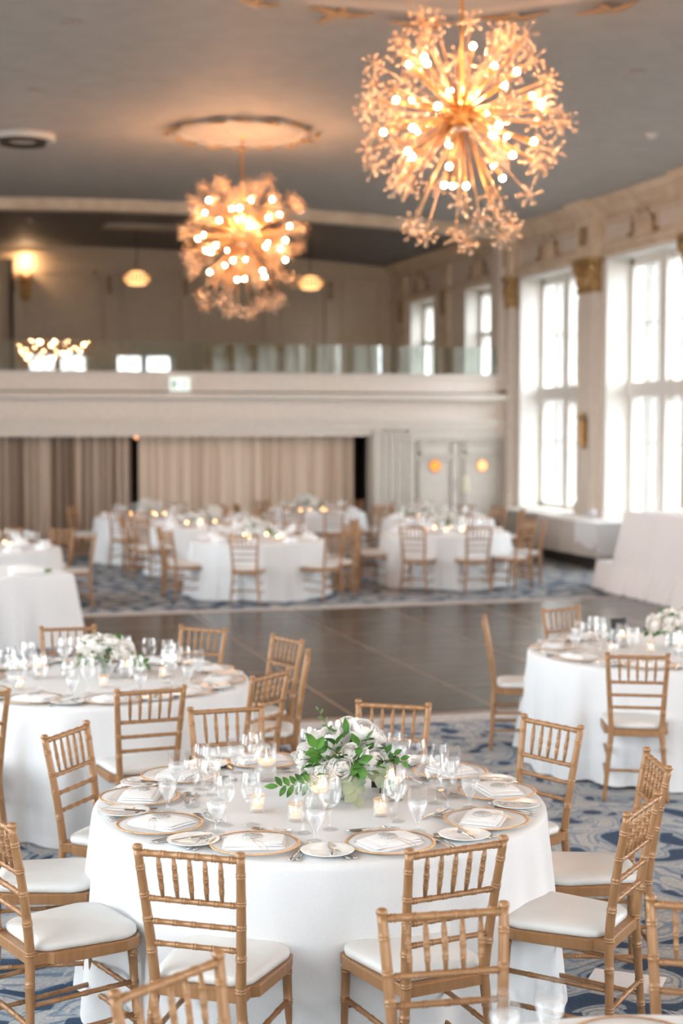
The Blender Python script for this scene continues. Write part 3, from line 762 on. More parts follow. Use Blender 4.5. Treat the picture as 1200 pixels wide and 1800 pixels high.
# ================================================================== CHAIRS
def cushion_outline(n, x_back, x_front, yb, yf, rc):
    """rounded seat outline, wider at the front"""
    pts = []
    cor = [(x_back, yb, rc * .9, PI * 1.5), (x_front, yf, rc * 1.25, 0)]
    def arc(cx, cy, r, a0): return [(cx + r * math.cos(a0 + PI / 2 * t / n), cy + r * math.sin(a0 + PI / 2 * t / n)) for t in range(n + 1)]
    rb, rf = rc * .9, rc * 1.25
    pts += arc(x_back - rb, yb + rb, rb, -PI / 2) + arc(x_front - rf, yf - rf, rf, 0) + arc(-x_front + rf, yf - rf, rf, PI / 2) + arc(-x_back + rb, yb + rb, rb, PI)
    return pts
def make_chair():
    root = empty('banquet_chair', 'x', 'chair')
    def post_x(z): return (.190 - .040 * min(1, z / .43)) if z < .43 else .150 + .030 * ((z - .43) / .49) ** 1.0
    def post_y(z): return (-.235 + .020 * min(1, z / .43)) if z < .43 else -.215 - .075 * ((z - .43) / .49) ** 1.35
    for s_ in (-1, 1):       # back posts run from floor to top
        q = MB(); zs = [0, .15, .30, .43, .52, .60, .68, .76, .84, .905]
        st = {}
        for i in range(0, 37):
            z = .905 * i / 36; st[z] = 1.0
        for zr in (.10, .19, .33, .44, .55, .66, .745, .84):
            for off in (-.004, .006):
                for d_, m_ in ((-.0028, 1.0), (0, 1.13), (.0022, 1.13), (.0048, 1.0)): st[zr + off + d_] = m_
        ks = sorted(st); pts = [(s_ * post_x(z), post_y(z), z) for z in ks]
        rad = [(.0135 + .0045 * min(1, z / .4) if z < .45 else .018 - .0035 * (z - .45) / .46) * st[z] for z in ks]
        q.tube(pts, rad, 10)
        tp = Vector((s_ * post_x(.905), post_y(.905), .905)); q.lathe([(.0165, 0), (.0175, .004), (.0175, .010), (.012, .016), (.0001, .018)], 10, Matrix.Translation(tp))
        q.build('back_post', 'gold_wood', root)
        q = MB(); q.bamboo((s_ * .178, .165, .41), (s_ * .186, .185, 0), .0165, .0125, (.08, .34, .66), 10); q.build('front_leg', 'gold_wood', root)
    def rail(z, r, nr, nm, ends=.0):
        q = MB(); x = post_x(z); q.bamboo((-x, post_y(z), z), (x, post_y(z), z), r, r, [(i + .5) / nr for i in range(nr)], 8); q.build(nm, 'gold_wood', root)
    rail(.893, .0118, 6, 'top_rail'); rail(.735, .0100, 6, 'back_rail'); rail(.655, .0098, 5, 'back_rail'); rail(.578, .0098, 5, 'back_rail')
    for i in range(5):
        f = (i + 1) / 6 * 2 - 1
        q = MB(); a = (f * post_x(.735) * .92, post_y(.735), .735); b = (f * post_x(.893) * .92, post_y(.893), .893)
        q.bamboo(a, b, .0078, .0078, (.28, .52, .76), 6, taper=lambda k_: .72 + .45 * math.sin(PI * k_)); q.build('spindle', 'gold_wood', root)
    # seat frame: narrow at the posts, stepping out to the full width
    out = [(-.135, -.222), (.165, -.222), (.166, -.165), (.190, -.150)]
    fr = [(.135, -.225), (.166, -.222), (.166, -.160), (.192, -.143), (.205, .02), (.208, .13), (.195, .18), (.165, .205), (0, .215)]
    pts = fr + [(-x, y) for x, y in reversed(fr[:-1])]
    q = MB(); n = len(pts)
    def ring(sc_, z): return [(x * sc_, y * sc_ + (0 if sc_ == 1 else -.0), z) for x, y in pts]
    lv = [(.965, .398), (1.0, .402), (1.0, .437), (.975, .441)]
    vs = [p for s2, z in lv for p in ring(s2, z)]
    fs = [(i * n + k_, i * n + (k_ + 1) % n, (i + 1) * n + (k_ + 1) % n, (i + 1) * n + k_) for i in range(3) for k_ in range(n)] + [tuple(reversed(range(n))), tuple(range(3 * n, 4 * n))]
    q.add(vs, fs, False); q.build('seat_frame', 'gold_wood', root)
    # cushion
    ol = cushion_outline(6, .175, .203, -.195, .208, .075); n = len(ol); q = MB()
    lv = [(.955, .441), (.985, .444), (1.0, .455), (.992, .466), (.95, .4745), (.8, .4815), (.5, .486), (.2, .487)]
    vs = [(x * s2, y * s2, z) for s2, z in lv for x, y in ol]
    fs = [(i * n + k_, i * n + (k_ + 1) % n, (i + 1) * n + (k_ + 1) % n, (i + 1) * n + k_) for i in range(len(lv) - 1) for k_ in range(n)] + [tuple(reversed(range(n))), tuple(range((len(lv) - 1) * n, len(lv) * n))]
    q.add(vs, fs, True); q.build('seat_cushion', 'cushion', root)
    def fleg(s_, z): t = (.41 - z) / .41; return (s_ * (.178 + .008 * t), .165 + .02 * t, z)
    def post(s_, z): return (s_ * post_x(z), post_y(z), z)
    for s_ in (-1, 1):
        for z in (.270, .150):
            q = MB(); q.bamboo(fleg(s_, z + .005), post(s_, z - .01), .0098, .0092, (.25, .48, .74), 8); q.build('stretcher', 'gold_wood', root)
    for z in (.245, .125):
        q = MB(); q.bamboo(fleg(-1, z), fleg(1, z), .0095, .0095, (.2, .4, .6, .8), 8); q.build('stretcher', 'gold_wood', root)
    for z in (.190,):
        q = MB(); q.bamboo(post(-1, z), post(1, z), .0095, .0095, (.3, .5, .7), 8); q.build('stretcher', 'gold_wood', root)
    return root
chair = make_chair()
HOURS = ['twelve', 'one', 'two', 'three', 'four', 'five', 'six', 'seven', 'eight', 'nine', 'ten', 'eleven']
TAKEN = {}
def hour(ang, key):
    """clock position as the photographer sees the table, each hour used once per table"""
    h = (6 - (ang + 106) / 30) % 12
    t = TAKEN.setdefault(key, set())
    for k_ in sorted(range(12), key=lambda q_: min((q_ - h) % 12, (h - q_) % 12)):
        if k_ not in t: t.add(k_); return HOURS[k_]
TABLES = {
 'T0': ((1.60, 2.68), 'cropped bottom-edge table'),
 'T1': ((1.64, 6.00), 'sharp front table'),
 'T2': ((1.13, 9.25), 'second-row left-edge table'),
 'T3': ((5.00, 9.40), 'second-row right-edge table'),
 'T4': ((4.67, 20.25), 'middle table beyond the dance floor'),
 'T5': ((7.61, 20.9), 'table before the white doors'),
 'T6': ((8.55, 23.9), 'rear table beside the white doors'),
 'T7': ((4.60, 23.3), 'table behind the middle far one'),
 'T8': ((4.08, 25.9), 'table against the brown curtain'),
 'T9': ((7.10, 26.4), 'table before the beige curtain end'),
 'T10': ((1.05, 19.7), 'far left-edge table'),
}
def put_chair(key, x, y, rz, ang=None):
    (cx, cy), tn = TABLES[key]
    if ang is None: ang = math.degrees(math.atan2(y - cy, x - cx))
    lab = 'gold bamboo-style chair, %s o\'clock seat of the %s' % (hour(ang, key), tn)
    place(chair, (x, y, 0), rz, lab, 'gold chairs around the ' + tn)
def chair_by_back(key, mx, my, rail):
    """mx,my: top rail centre; rail: its direction in degrees"""
    (cx, cy), _ = TABLES[key]
    rz = R(rail)
    if (-math.sin(rz)) * (cx - mx) + math.cos(rz) * (cy - my) < 0: rz += PI
    off = .288
    put_chair(key, mx - math.sin(rz) * off, my + math.cos(rz) * off, rz, math.degrees(math.atan2(my - cy, mx - cx)))
for b in ((.88, 4.83, -33.1), (1.74, 4.66, 10.5), (2.58, 4.99, 45.1), (2.99, 5.66, -103.5), (2.9, 6.52, -67.5), (2.34, 7.18, -32.1), (1.52, 7.30, 2.4), (.71, 6.95, 52.7), (.27, 6.30, 78), (.30, 5.48, 108)):
    chair_by_back('T1', *b)
for b in ((1.47, 4.05, -4.9), (.63, 3.75, 34.1), (2.24, 3.89, -28)): chair_by_back('T0', *b)
for b in ((1.25, 7.92, 5.3), (1.97, 8.23, 42.7), (2.41, 9.61, -72), (2.35, 8.86, -105), (1.98, 10.25, -45), (1.10, 10.56, -3.2), (.36, 8.03, 16.8)): chair_by_back('T2', *b)
for b in ((4.0, 10.19, 68), (4.80, 10.66, 18.6), (4.25, 8.31, -24.1)): chair_by_back('T3', *b)
def ring_chairs(key, angs, rad=1.10, jit=4):
    (cx, cy), _ = TABLES[key]
    for a in angs:
        t = R(a); rr = rad + rnd.uniform(-.04, .04)
        put_chair(key, cx + rr * math.cos(t), cy + rr * math.sin(t), t + PI / 2 + R(rnd.uniform(-jit, jit)), a)
ring_chairs('T4', [-110, -56, -24, -166, 164, 10, 100, 60])
ring_chairs('T5', [-130, -91, -58, -20, 4, 172, 150, 50, 90])
ring_chairs('T6', [20, 50, 82, 112, -15])
ring_chairs('T7', [-176, -150, 130, 40, 70])
ring_chairs('T8', [178, -120, -75, -40, 150, 60, 20])
ring_chairs('T9', [-120, -90, 178, -15, -50, 120, 70, 40])
ring_chairs('T10', [-5, 40, 75])

# ================================================================== TABLECLOTHS
def round_cloth(key, seed, label, R0=.915, H0=.75, nf=15, m='linen', amp=1.0):
    (cx, cy), tn = TABLES[key]
    r_ = random.Random(seed); N = 220
    ph = [r_.uniform(0, 6.28) for _ in range(6)]; fr = [nf, nf + 4, nf - 5, 7, nf * 2 + 3, 4]; wt = [.9, .6, .6, .35, .3, .3]
    def fold(a): return sum(w_ * math.sin(f_ * a + p_) for w_, f_, p_ in zip(wt, fr, ph)) / 1.9
    prof = [(0.0001, 0, 0), (.3, 0, 0), (.6, 0, 0), (.86, 0, 0), (R0 - .015, -.001, 0), (R0 - .004, -.004, 0), (R0 + .004, -.012, 0), (R0 + .009, -.03, .02)]
    for i in range(1, 13): t = i / 12; prof.append((R0 + .010 + .058 * t, -.03 - (H0 - .035) * t, t ** .75))
    vs = []; fs = []
    for r, dz, k_ in prof:
        for i in range(N):
            a = 2 * PI * i / N; f = fold(a)
            rr = r + k_ * amp * .052 * f
            vs.append((rr * math.cos(a + .02 * k_ * f), rr * math.sin(a + .02 * k_ * f), H0 + dz + (0.012 * max(0, k_ - .85) * 6 * math.sin(5 * a + ph[2]) if k_ > .85 else 0) * (1 if k_ > .99 else .3) + (.008 if k_ > .99 else 0)))
    for j in range(len(prof) - 1):
        for i in range(N):
            i2 = (i + 1) % N; fs.append((j * N + i, (j + 1) * N + i, (j + 1) * N + i2, j * N + i2))
    mb = MB(); mb.add(vs, fs, True)
    o = mb.build('tablecloth', m, loc=(cx, cy, 0)); tag(o, label, 'tablecloth', 'white floor-length round tablecloths'); return o
for i_, (k_, (c_, tn)) in enumerate(TABLES.items()):
    round_cloth(k_, 40 + i_, 'white floor-length cloth draping the ' + tn, nf=(13 if k_ in ('T1', 'T0') else 18))

# serving table at the left edge, draped to the floor
def box_cloth(name, x0, x1, y0, y1, h, m, label, rot=0, nf=20, amp=.02, zb=.01, corner=.09, gath=None):
    """rectangular draped cloth: rounded-corner outline falling in folds"""
    r_ = random.Random(x0 * 7 + y0); cx, cy = (x0 + x1) / 2, (y0 + y1) / 2; hx, hy = (x1 - x0) / 2, (y1 - y0) / 2
    per = []; step = .03
    def edge(p, q):
        n = int(math.dist(p, q) / step)
        return [(p[0] + (q[0] - p[0]) * i / n, p[1] + (q[1] - p[1]) * i / n) for i in range(n)]
    c = corner
    for (ax, ay, bx_, by_, ccx, ccy, a0) in ((-hx + c, -hy, hx - c, -hy, hx - c, -hy + c, -90), (hx, -hy + c, hx, hy - c, hx - c, hy - c, 0), (hx - c, hy, -hx + c, hy, -hx + c, hy - c, 90), (-hx, hy - c, -hx, -hy + c, -hx + c, -hy + c, 180)):
        per += [(x, y, {-90: (0, -1), 0: (1, 0), 90: (0, 1), 180: (-1, 0)}[a0], 0) for x, y in edge((ax, ay), (bx_, by_))]
        for t in range(8):
            a = R(a0 + 90 * t / 8); per.append((ccx + c * math.cos(a), ccy + c * math.sin(a), (math.cos(a), math.sin(a)), math.sin(PI * t / 8)))
    n = len(per); ph = r_.uniform(0, 6)
    lv = [(0, -.0), (.25, -.012), (.6, -.03)]
    vs = []; Lz = [(-.03, 0, 0), (0, -.004, 0), (.008, -.02, 0)] + [(.01 + .05 * t, -.02 - (h - .02 - zb) * t, t) for t in [i / 8 for i in range(1, 9)]]
    for o_, dz, t in Lz:
        for i, (x, y, nn, cc) in enumerate(per):
            f = math.sin(i * step * nf + ph + 1.5 * math.sin(i * step * 2.3)) + .6 * math.sin(i * step * nf * 1.7 + 2 * ph)
            oo = o_ + t * (amp * f + .05 * cc); vs.append((x + nn[0] * oo, y + nn[1] * oo, h + dz))
    fs = [(j * n + i, (j + 1) * n + i, (j + 1) * n + (i + 1) % n, j * n + (i + 1) % n) for j in range(len(Lz) - 1) for i in range(n)] + [tuple(range(n))]
    mb = MB(); mb.add(vs, fs, True)
    o = mb.build(name, m, loc=(cx, cy, 0)); o.rotation_euler = (0, 0, rot); tag(o, label, 'tablecloth'); return o
box_cloth('tablecloth', -1.6, 1.62, 15.55, 17.0, .75, 'linen', 'white floor-length cloth over the serving table cut by the left-edge, beyond the dance floor', R(16), nf=14, amp=.035)
# bottle / rolled napkin lying on it
nb = empty('wrapped_bottle', 'bottle wrapped in a white napkin lying on the serving table corner', 'bottle', (1.30, 16.05, .785), R(12))
q = MB(); q.tube([(-.22, 0, 0), (-.16, 0, .01), (0, 0, .012), (.10, 0, .01), (.14, 0, .0)], [.045, .055, .05, .04, .02], 10); q.build('napkin_wrap', 'napkin', nb)
q = MB(); q.tube([(.12, 0, .0), (.22, 0, .0)], [.02, .014], 10); q.build('bottle_neck', 'leaf', nb)

# grey draped table against the window wall, with runner
box_cloth('tablecloth', 10.62, 11.32, 22.15, 24.6, .74, 'cloth_grey', 'dove grey cloth over the side table standing under the tall windows', 0, nf=6, amp=.006, zb=.20, corner=.04)
q = MB(); q.box((10.575, 22.12, .24), (10.60, 22.95, .74)); q.box((10.575, 22.12, .742), (11.30, 22.95, .748)); q.box((10.575, 22.085, .24), (11.30, 22.10, .748)); tag(q.build('table_runner', 'linen'), 'white runner hanging over the near end of the grey side table', 'runner')
for (x, y) in ((10.72, 22.3), (10.72, 24.45), (11.2, 22.3), (11.2, 24.45)): pass
q = MB(); q.box((10.7, 22.25, .0), (11.25, 24.5, .72)); tag(q.build('side_table_gap', 'dark'), 'dark block painted as the shaded gap below the grey side table cloth', 'table')  # near-black block stands for the shade in the gap under the cloth

# sweetheart table on its skirted riser
def skirt(mbx, x0, x1, y0, y1, z0, z1, amp, nf, flare):
    per = []; st = .02
    def seg(p, q_, nn):
        n = int(math.dist(p, q_) / st); return [(p[0] + (q_[0] - p[0]) * i / n, p[1] + (q_[1] - p[1]) * i / n, nn) for i in range(n + 1)]
    per = seg((x1, y1), (x0, y1), (0, 1)) + seg((x0, y1), (x0, y0), (-1, 0)) + seg((x0, y0), (x1, y0), (0, -1))
    n = len(per); vs = []
    for t in (0, .33, .66, 1):
        for i, (x, y, nn) in enumerate(per):
            f = (math.sin(i * st * nf) + .5 * math.sin(i * st * nf * 1.63 + 1)) * (.35 + .65 * t)
            o_ = flare * t + amp * f; vs.append((x + nn[0] * o_, y + nn[1] * o_, z1 + (z0 - z1) * t))
    mbx.add(vs, [(j * n + i, j * n + i + 1, (j + 1) * n + i + 1, (j + 1) * n + i) for j in range(3) for i in range(n - 1)], True)
RX0, RX1, RY0, RY1 = 9.50, 11.3, 14.8, 19.85
ri = empty('riser_platform', 'low platform skirted in gathered blush cloth, under the head table', 'platform', (0, 0, 0))
q = MB(); q.box((RX0, RY0, 0), (RX1, RY1, .385)); q.build('deck', 'blush', ri)
q = MB(); skirt(q, RX0 - .01, RX1, RY0, RY1 + .01, .005, .39, .022, 34, .07); q.build('skirt', 'blush', ri)
ht = empty('head_table', 'tall head table in pale blush cloth with a gathered flounce, by the windows', 'table', (0, 0, 0))
q = MB(); q.box((9.62, 15.0, 1.09), (10.75, 19.15, 1.115)); q.build('tabletop', 'blush', ht)
q = MB(); skirt(q, 9.59, 10.8, 14.95, 19.18, .36, 1.115, .010, 9, .0); o = q.build('cloth_drop', 'blush', ht)
me = o.data
for v in me.vertices:       # the drop splays out towards the platform edge
    t = (1.115 - v.co.z) / .755; v.co.x -= .14 * t if v.co.x < 10.5 else 0; v.co.y += (.12 * t if v.co.y > 18.5 else (-.2 * t if v.co.y < 15.4 else 0))
q = MB(); skirt(q, 9.44, 10.8, 14.7, 19.30, .01, .375, .045, 30, .12); q.build('flounce', 'blush', ht)

# ================================================================== TABLEWARE PROTOTYPES
def p_charger():
    o = empty('charger_plate', 'x', 'plate')
    q = MB(); q.lathe([(.0001, .003), (.10, .003), (.115, .006), (.157, .012), (.157, .015), (.115, .009), (.10, .006), (.0001, .006)], 40); q.build('dish', 'charger', o)
    q = MB(); q.lathe([(.156, .0115), (.164, .0125), (.167, .015), (.164, .017), (.156, .0160)], 48, cap=False); q.build('gold_rim', 'goldrim', o)
    return o
def p_napkin():
    o = empty('folded_napkin', 'x', 'napkin')
    q = MB()
    def slab(x0, x1, y0, y1, z0, z1, sk, bend):
        def top(u, v): 
            x = x0 + (x1 - x0) * u; y = y0 + (y1 - y0) * v
            return (x + sk * v, y, z1 + bend * math.sin(PI * u) * .5 - .004 * (abs(2 * v - 1) ** 4) - .003 * (abs(2 * u - 1) ** 6))
        q.grid(top, 10, 8)
        def side(u, v):
            a = u * 4; k_ = int(a) % 4; t = a - int(a)
            c = [(0, 0), (1, 0), (1, 1), (0, 1)]; p_, r2 = c[k_], c[(k_ + 1) % 4]
            uu = p_[0] + (r2[0] - p_[0]) * t; vv = p_[1] + (r2[1] - p_[1]) * t
            T = top(uu, vv); return (T[0], T[1], T[2] * (1 - v) + z0 * v)
        q.grid(side, 40, 1, closed_u=False)
    slab(-.095, .095, -.065, .065, .0, .009, .008, .004)
    slab(-.092, .085, -.060, .055, .009, .017, .012, .006)
    slab(-.088, .060, -.050, .052, .016, .023, .010, .004)
    q.build('cloth', 'napkin', o)
    q = MB(); q.lathe([(.0001, .0275), (.030, .0275), (.031, .0255), (.031, .0245)], 24, Matrix.Translation((.01, -.002, 0))); q.build('round_tag', 'grey_card', o)
    q = MB(); q.lathe([(.024, .0282), (.0262, .0284), (.024, .0284)], 24, Matrix.Translation((.01, -.002, 0)), cap=False); q.build('tag_border', 'china', o)
    q = MB(); q.tube([(.01, .028, .027), (.0, .045, .027), (-.012, .058, .025), (-.03, .070, .016), (-.035, .085, .006)], .0011, 5); q.tube([(.014, .028, .027), (.01, .05, .026), (.0, .066, .022), (-.02, .082, .008)], .0011, 5); q.build('twine', 'twine', o)
    return o
def p_bread():
    q = MB(); q.lathe([(.0001, .003), (.045, .003), (.05, .006), (.076, .012), (.078, .014), (.075, .0145), (.05, .009), (.044, .007), (.0001, .007)], 36)
    o = q.build('bread_plate', 'china'); return tag(o, 'x', 'plate')
def utensil(kind, L):
    """lies along +y, handle at -y"""
    o = empty(kind, 'x', kind.replace('_', ' '))
    h = MB(); zz = .004
    pts = [(0, -L / 2, zz), (0, -L / 2 + .03, zz + .001), (0, -L / 2 + .07, zz + .003), (0, -L * .02, zz + .005), (0, L * .15, zz + .004)]
    if kind.endswith('knife'):
        h.tube(pts[:4], [.0055, .0065, .0055, .0045], 8, flat=.45); h.build('handle', 'steel', o)
        b = MB(); n = 10
        def blade(u, v):
            y = -L * .02 + L * .52 * u; wd = .009 * (1 - max(0, (u - .8) / .2) ** 2 * .85)
            return ((v - .5) * 2 * wd, y, zz + .004 - .0015 * abs(v - .5) + (.0012 if v < .5 else 0))
        b.grid(blade, n, 2); b.grid(lambda u, v: (lambda p: (p[0], p[1], p[2] - .0016))(blade(u, 1 - v)), n, 2); b.build('blade', 'steel', o)
    else:
        h.tube(pts, [.0055, .006, .0042, .003, .0032], 8, flat=.5); h.build('handle', 'steel', o)
        b = MB()
        if 'spoon' in kind:
            def bowl(u, v):
                a = 2 * PI * u; r_ = v; wx = .020 * (L / .19); ly = .029 * (L / .19)
                return (wx * r_ * math.cos(a), L * .15 + ly + ly * r_ * math.sin(a), zz + .008 - .007 * (1 - r_ * r_) + (0))
            b.grid(bowl, 20, 6, closed_u=True); b.grid(lambda u, v: (lambda p: (p[0], p[1], p[2] - .0012))(bowl(1 - u, v)), 20, 6, closed_u=True); b.build('bowl', 'steel', o)
        else:
            b.grid(lambda u, v: ((v - .5) * .024 * math.sin(PI / 2 * min(1, u * 2 + .15)), L * .15 + .035 * u, zz + .004 + .003 * u), 6, 4)
            for t in range(4):
                x = (t - 1.5) * .0066
                b.tube([(x, L * .15 + .03, zz + .007), (x, L * .15 + .052, zz + .008), (x * .96, L * .5, zz + .003)], [.0019, .0017, .0009], 5)
            b.build('tines', 'steel', o)
    return o
def glass_prof(kind):
    if kind == 'wine': return [(.034, 0), (.034, .002), (.010, .005), (.0045, .012), (.004, .05), (.0045, .075), (.010, .083), (.026, .097), (.037, .120), (.0395, .140), (.036, .165), (.0315, .195)]
    if kind == 'goblet': return [(.034, 0), (.034, .002), (.010, .006), (.006, .014), (.006, .03), (.010, .042), (.022, .060), (.034, .085), (.0385, .110), (.037, .135), (.0345, .165)]
    return [(.036, 0), (.036, .002), (.009, .006), (.005, .014), (.0048, .07), (.012, .080), (.032, .098), (.044, .128), (.045, .150), (.040, .18), (.035, .205)]
def p_glass(kind, name, n=24, water=None, simple=False):
    pf = glass_prof(kind)
    o = empty(name, 'x', 'glass')
    q = MB(); st = 7 if kind != 'goblet' else 5
    q.lathe(pf[:st], n if not simple else 10); q.build('stem', 'glass_foot', o)
    q = MB(); q.lathe(pf[st - 1:], n if not simple else 10, cap=False); q.build('bowl', 'glass', o)
    if water:
        q = MB(); inner = [(r - .002, z + .003) for r, z in pf[st:] if z <= water]; q.lathe([(.0001, pf[st - 1][1] + .003)] + inner, 16); q.build('water', 'water', o)
    return o
def p_votive():
    o = empty('votive_holder', 'x', 'candle holder')
    q = MB(); q.lathe([(.0001, 0), (.027, 0), (.029, .004), (.030, .02), (.0305, .055), (.030, .066)], 32, cap=False, rib=lambda k_, z: .035 * (k_ % 2) if z < .05 else 0)
    q.lathe([(.024, .060), (.025, .012), (.0001, .010)], 24, cap=False); q.build('ribbed_glass', 'glass_votive', o)
    q = MB(); q.lathe([(.0295, .065), (.031, .0655), (.031, .068), (.0295, .068)], 32, cap=False); q.build('gold_rim', 'goldrim', o)
    return o
def p_flame(q, z, s_=1.0):
    s_ *= .75
    q.lathe([(.0001, z), (.0035 * s_, z + .004 * s_), (.0045 * s_, z + .009 * s_), (.0028 * s_, z + .017 * s_), (.0001, z + .026 * s_)], 10)
def p_tealight():
    o = empty('tealight', 'x', 'candle')
    q = MB(); q.lathe([(.0001, .012), (.021, .012), (.022, .016), (.0215, .030), (.0001, .028)], 20); q.build('wax', 'waxglow', o)
    q = MB(); p_flame(q, .031, 1.0); q.build('flame', 'flame', o)
    return o
def p_cylinder():
    o = empty('cylinder_vase', 'x', 'candle holder')
    q = MB(); q.lathe([(.0001, .0), (.042, 0), (.0435, .006), (.0435, .165)], 32, cap=False); q.lathe([(.0415, .163), (.0415, .012), (.0001, .010)], 32, cap=False); q.build('cylinder_glass', 'glass', o)
    q = MB(); q.lathe([(.0001, .012), (.040, .012), (.040, .072), (.0001, .073)], 28); q.build('water', 'water', o)
    return o
def p_floating():
    o = empty('floating_candle', 'x', 'candle')
    q = MB(); q.lathe([(.0001, .062), (.022, .064), (.037, .078), (.0385, .086), (.036, .088), (.0001, .086)], 24); q.build('wax', 'waxglow', o)
    q = MB(); p_flame(q, .089, 1.35); q.build('flame', 'flame', o)
    return o
def p_card():
    o = empty('table_number_stand', 'x', 'table sign')
    q = MB(); q.box((-.052, -.002, 0), (.052, .002, .145), mtx=Matrix.Rotation(R(-12), 4, 'X')); q.build('panel', 'black', o)
    q = MB(); q.add([(-.018, .03, .12), (.018, .03, .12), (.022, .10, .0), (0, .105, -.0), (-.022, .10, .0), (-.018, .033, .12), (.018, .033, .12), (.022, .103, 0), (0, .108, 0), (-.022, .103, 0)], [(0, 1, 2, 3, 4), (9, 8, 7, 6, 5), (0, 5, 6, 1), (1, 6, 7, 2), (2, 7, 8, 3), (3, 8, 9, 4), (4, 9, 5, 0)], False); q.build('easel_back', 'black', o)
    return o
# roses: petals spiralling out of a tight bud
def rose_mesh(name, seed, openness=1.0, size=.045):
    """cupped petals wrapped in shells round a tight heart; +z faces out of the bloom"""
    r_ = random.Random(seed); q = MB()
    layers = ((3, .34, 8, .0), (4, .50, 18, .02), (5, .68, 32, .08), (5, .86, 50, .20), (6, 1.0, 70, .38))
    for li, (n, rr, th, flare) in enumerate(layers):
        Rl = rr * size
        for k_ in range(n):
            a0 = 2 * PI * k_ / n + li * .9 + r_.uniform(-.2, .2); T0 = R(th * openness + r_.uniform(-7, 7)); span = PI / n * r_.uniform(1.25, 1.5); wob = r_.uniform(0, 6)
            def fn(u, v):
                x = (u - .5) * 2
                th_ = R(165) + (T0 - R(165)) * v + .22 * x * x * v * v
                ph_ = a0 + span * x * (1 - .25 * v ** 3)
                rad = Rl * (1 + .10 * x * (1 if k_ % 2 else -1)) + size * flare * max(0, v - .6) ** 1.5 * 2.2 + .03 * size * math.sin(3 * x + wob) * v
                z = Rl * math.cos(th_) * .95 - size * flare * .35 * max(0, v - .8) * 3
                s2 = math.sin(th_) * rad
                return (s2 * math.cos(ph_), s2 * math.sin(ph_), z)
            q.grid(fn, 6, 6)
    q.sphere((0, 0, size * .05), size * .27, 8, 6, (1, 1, 1.2))
    return q
def leaf_into(q, base, d, up, L, W, fold=.25, droop=.3):
    d = d.normalized(); s_ = d.cross(up).normalized(); n_ = s_.cross(d).normalized()
    def fn(u, v):
        x = (u - .5) * 2; w2 = W * .5 * (math.sin(PI * min(1, v * .96 + .02)) ** .8) * (1 - .25 * v)
        p = Vector(base) + d * (L * v) + s_ * (x * w2) + n_ * (abs(x) * w2 * fold - droop * L * v * v)
        return p
    q.grid(fn, 4, 6)
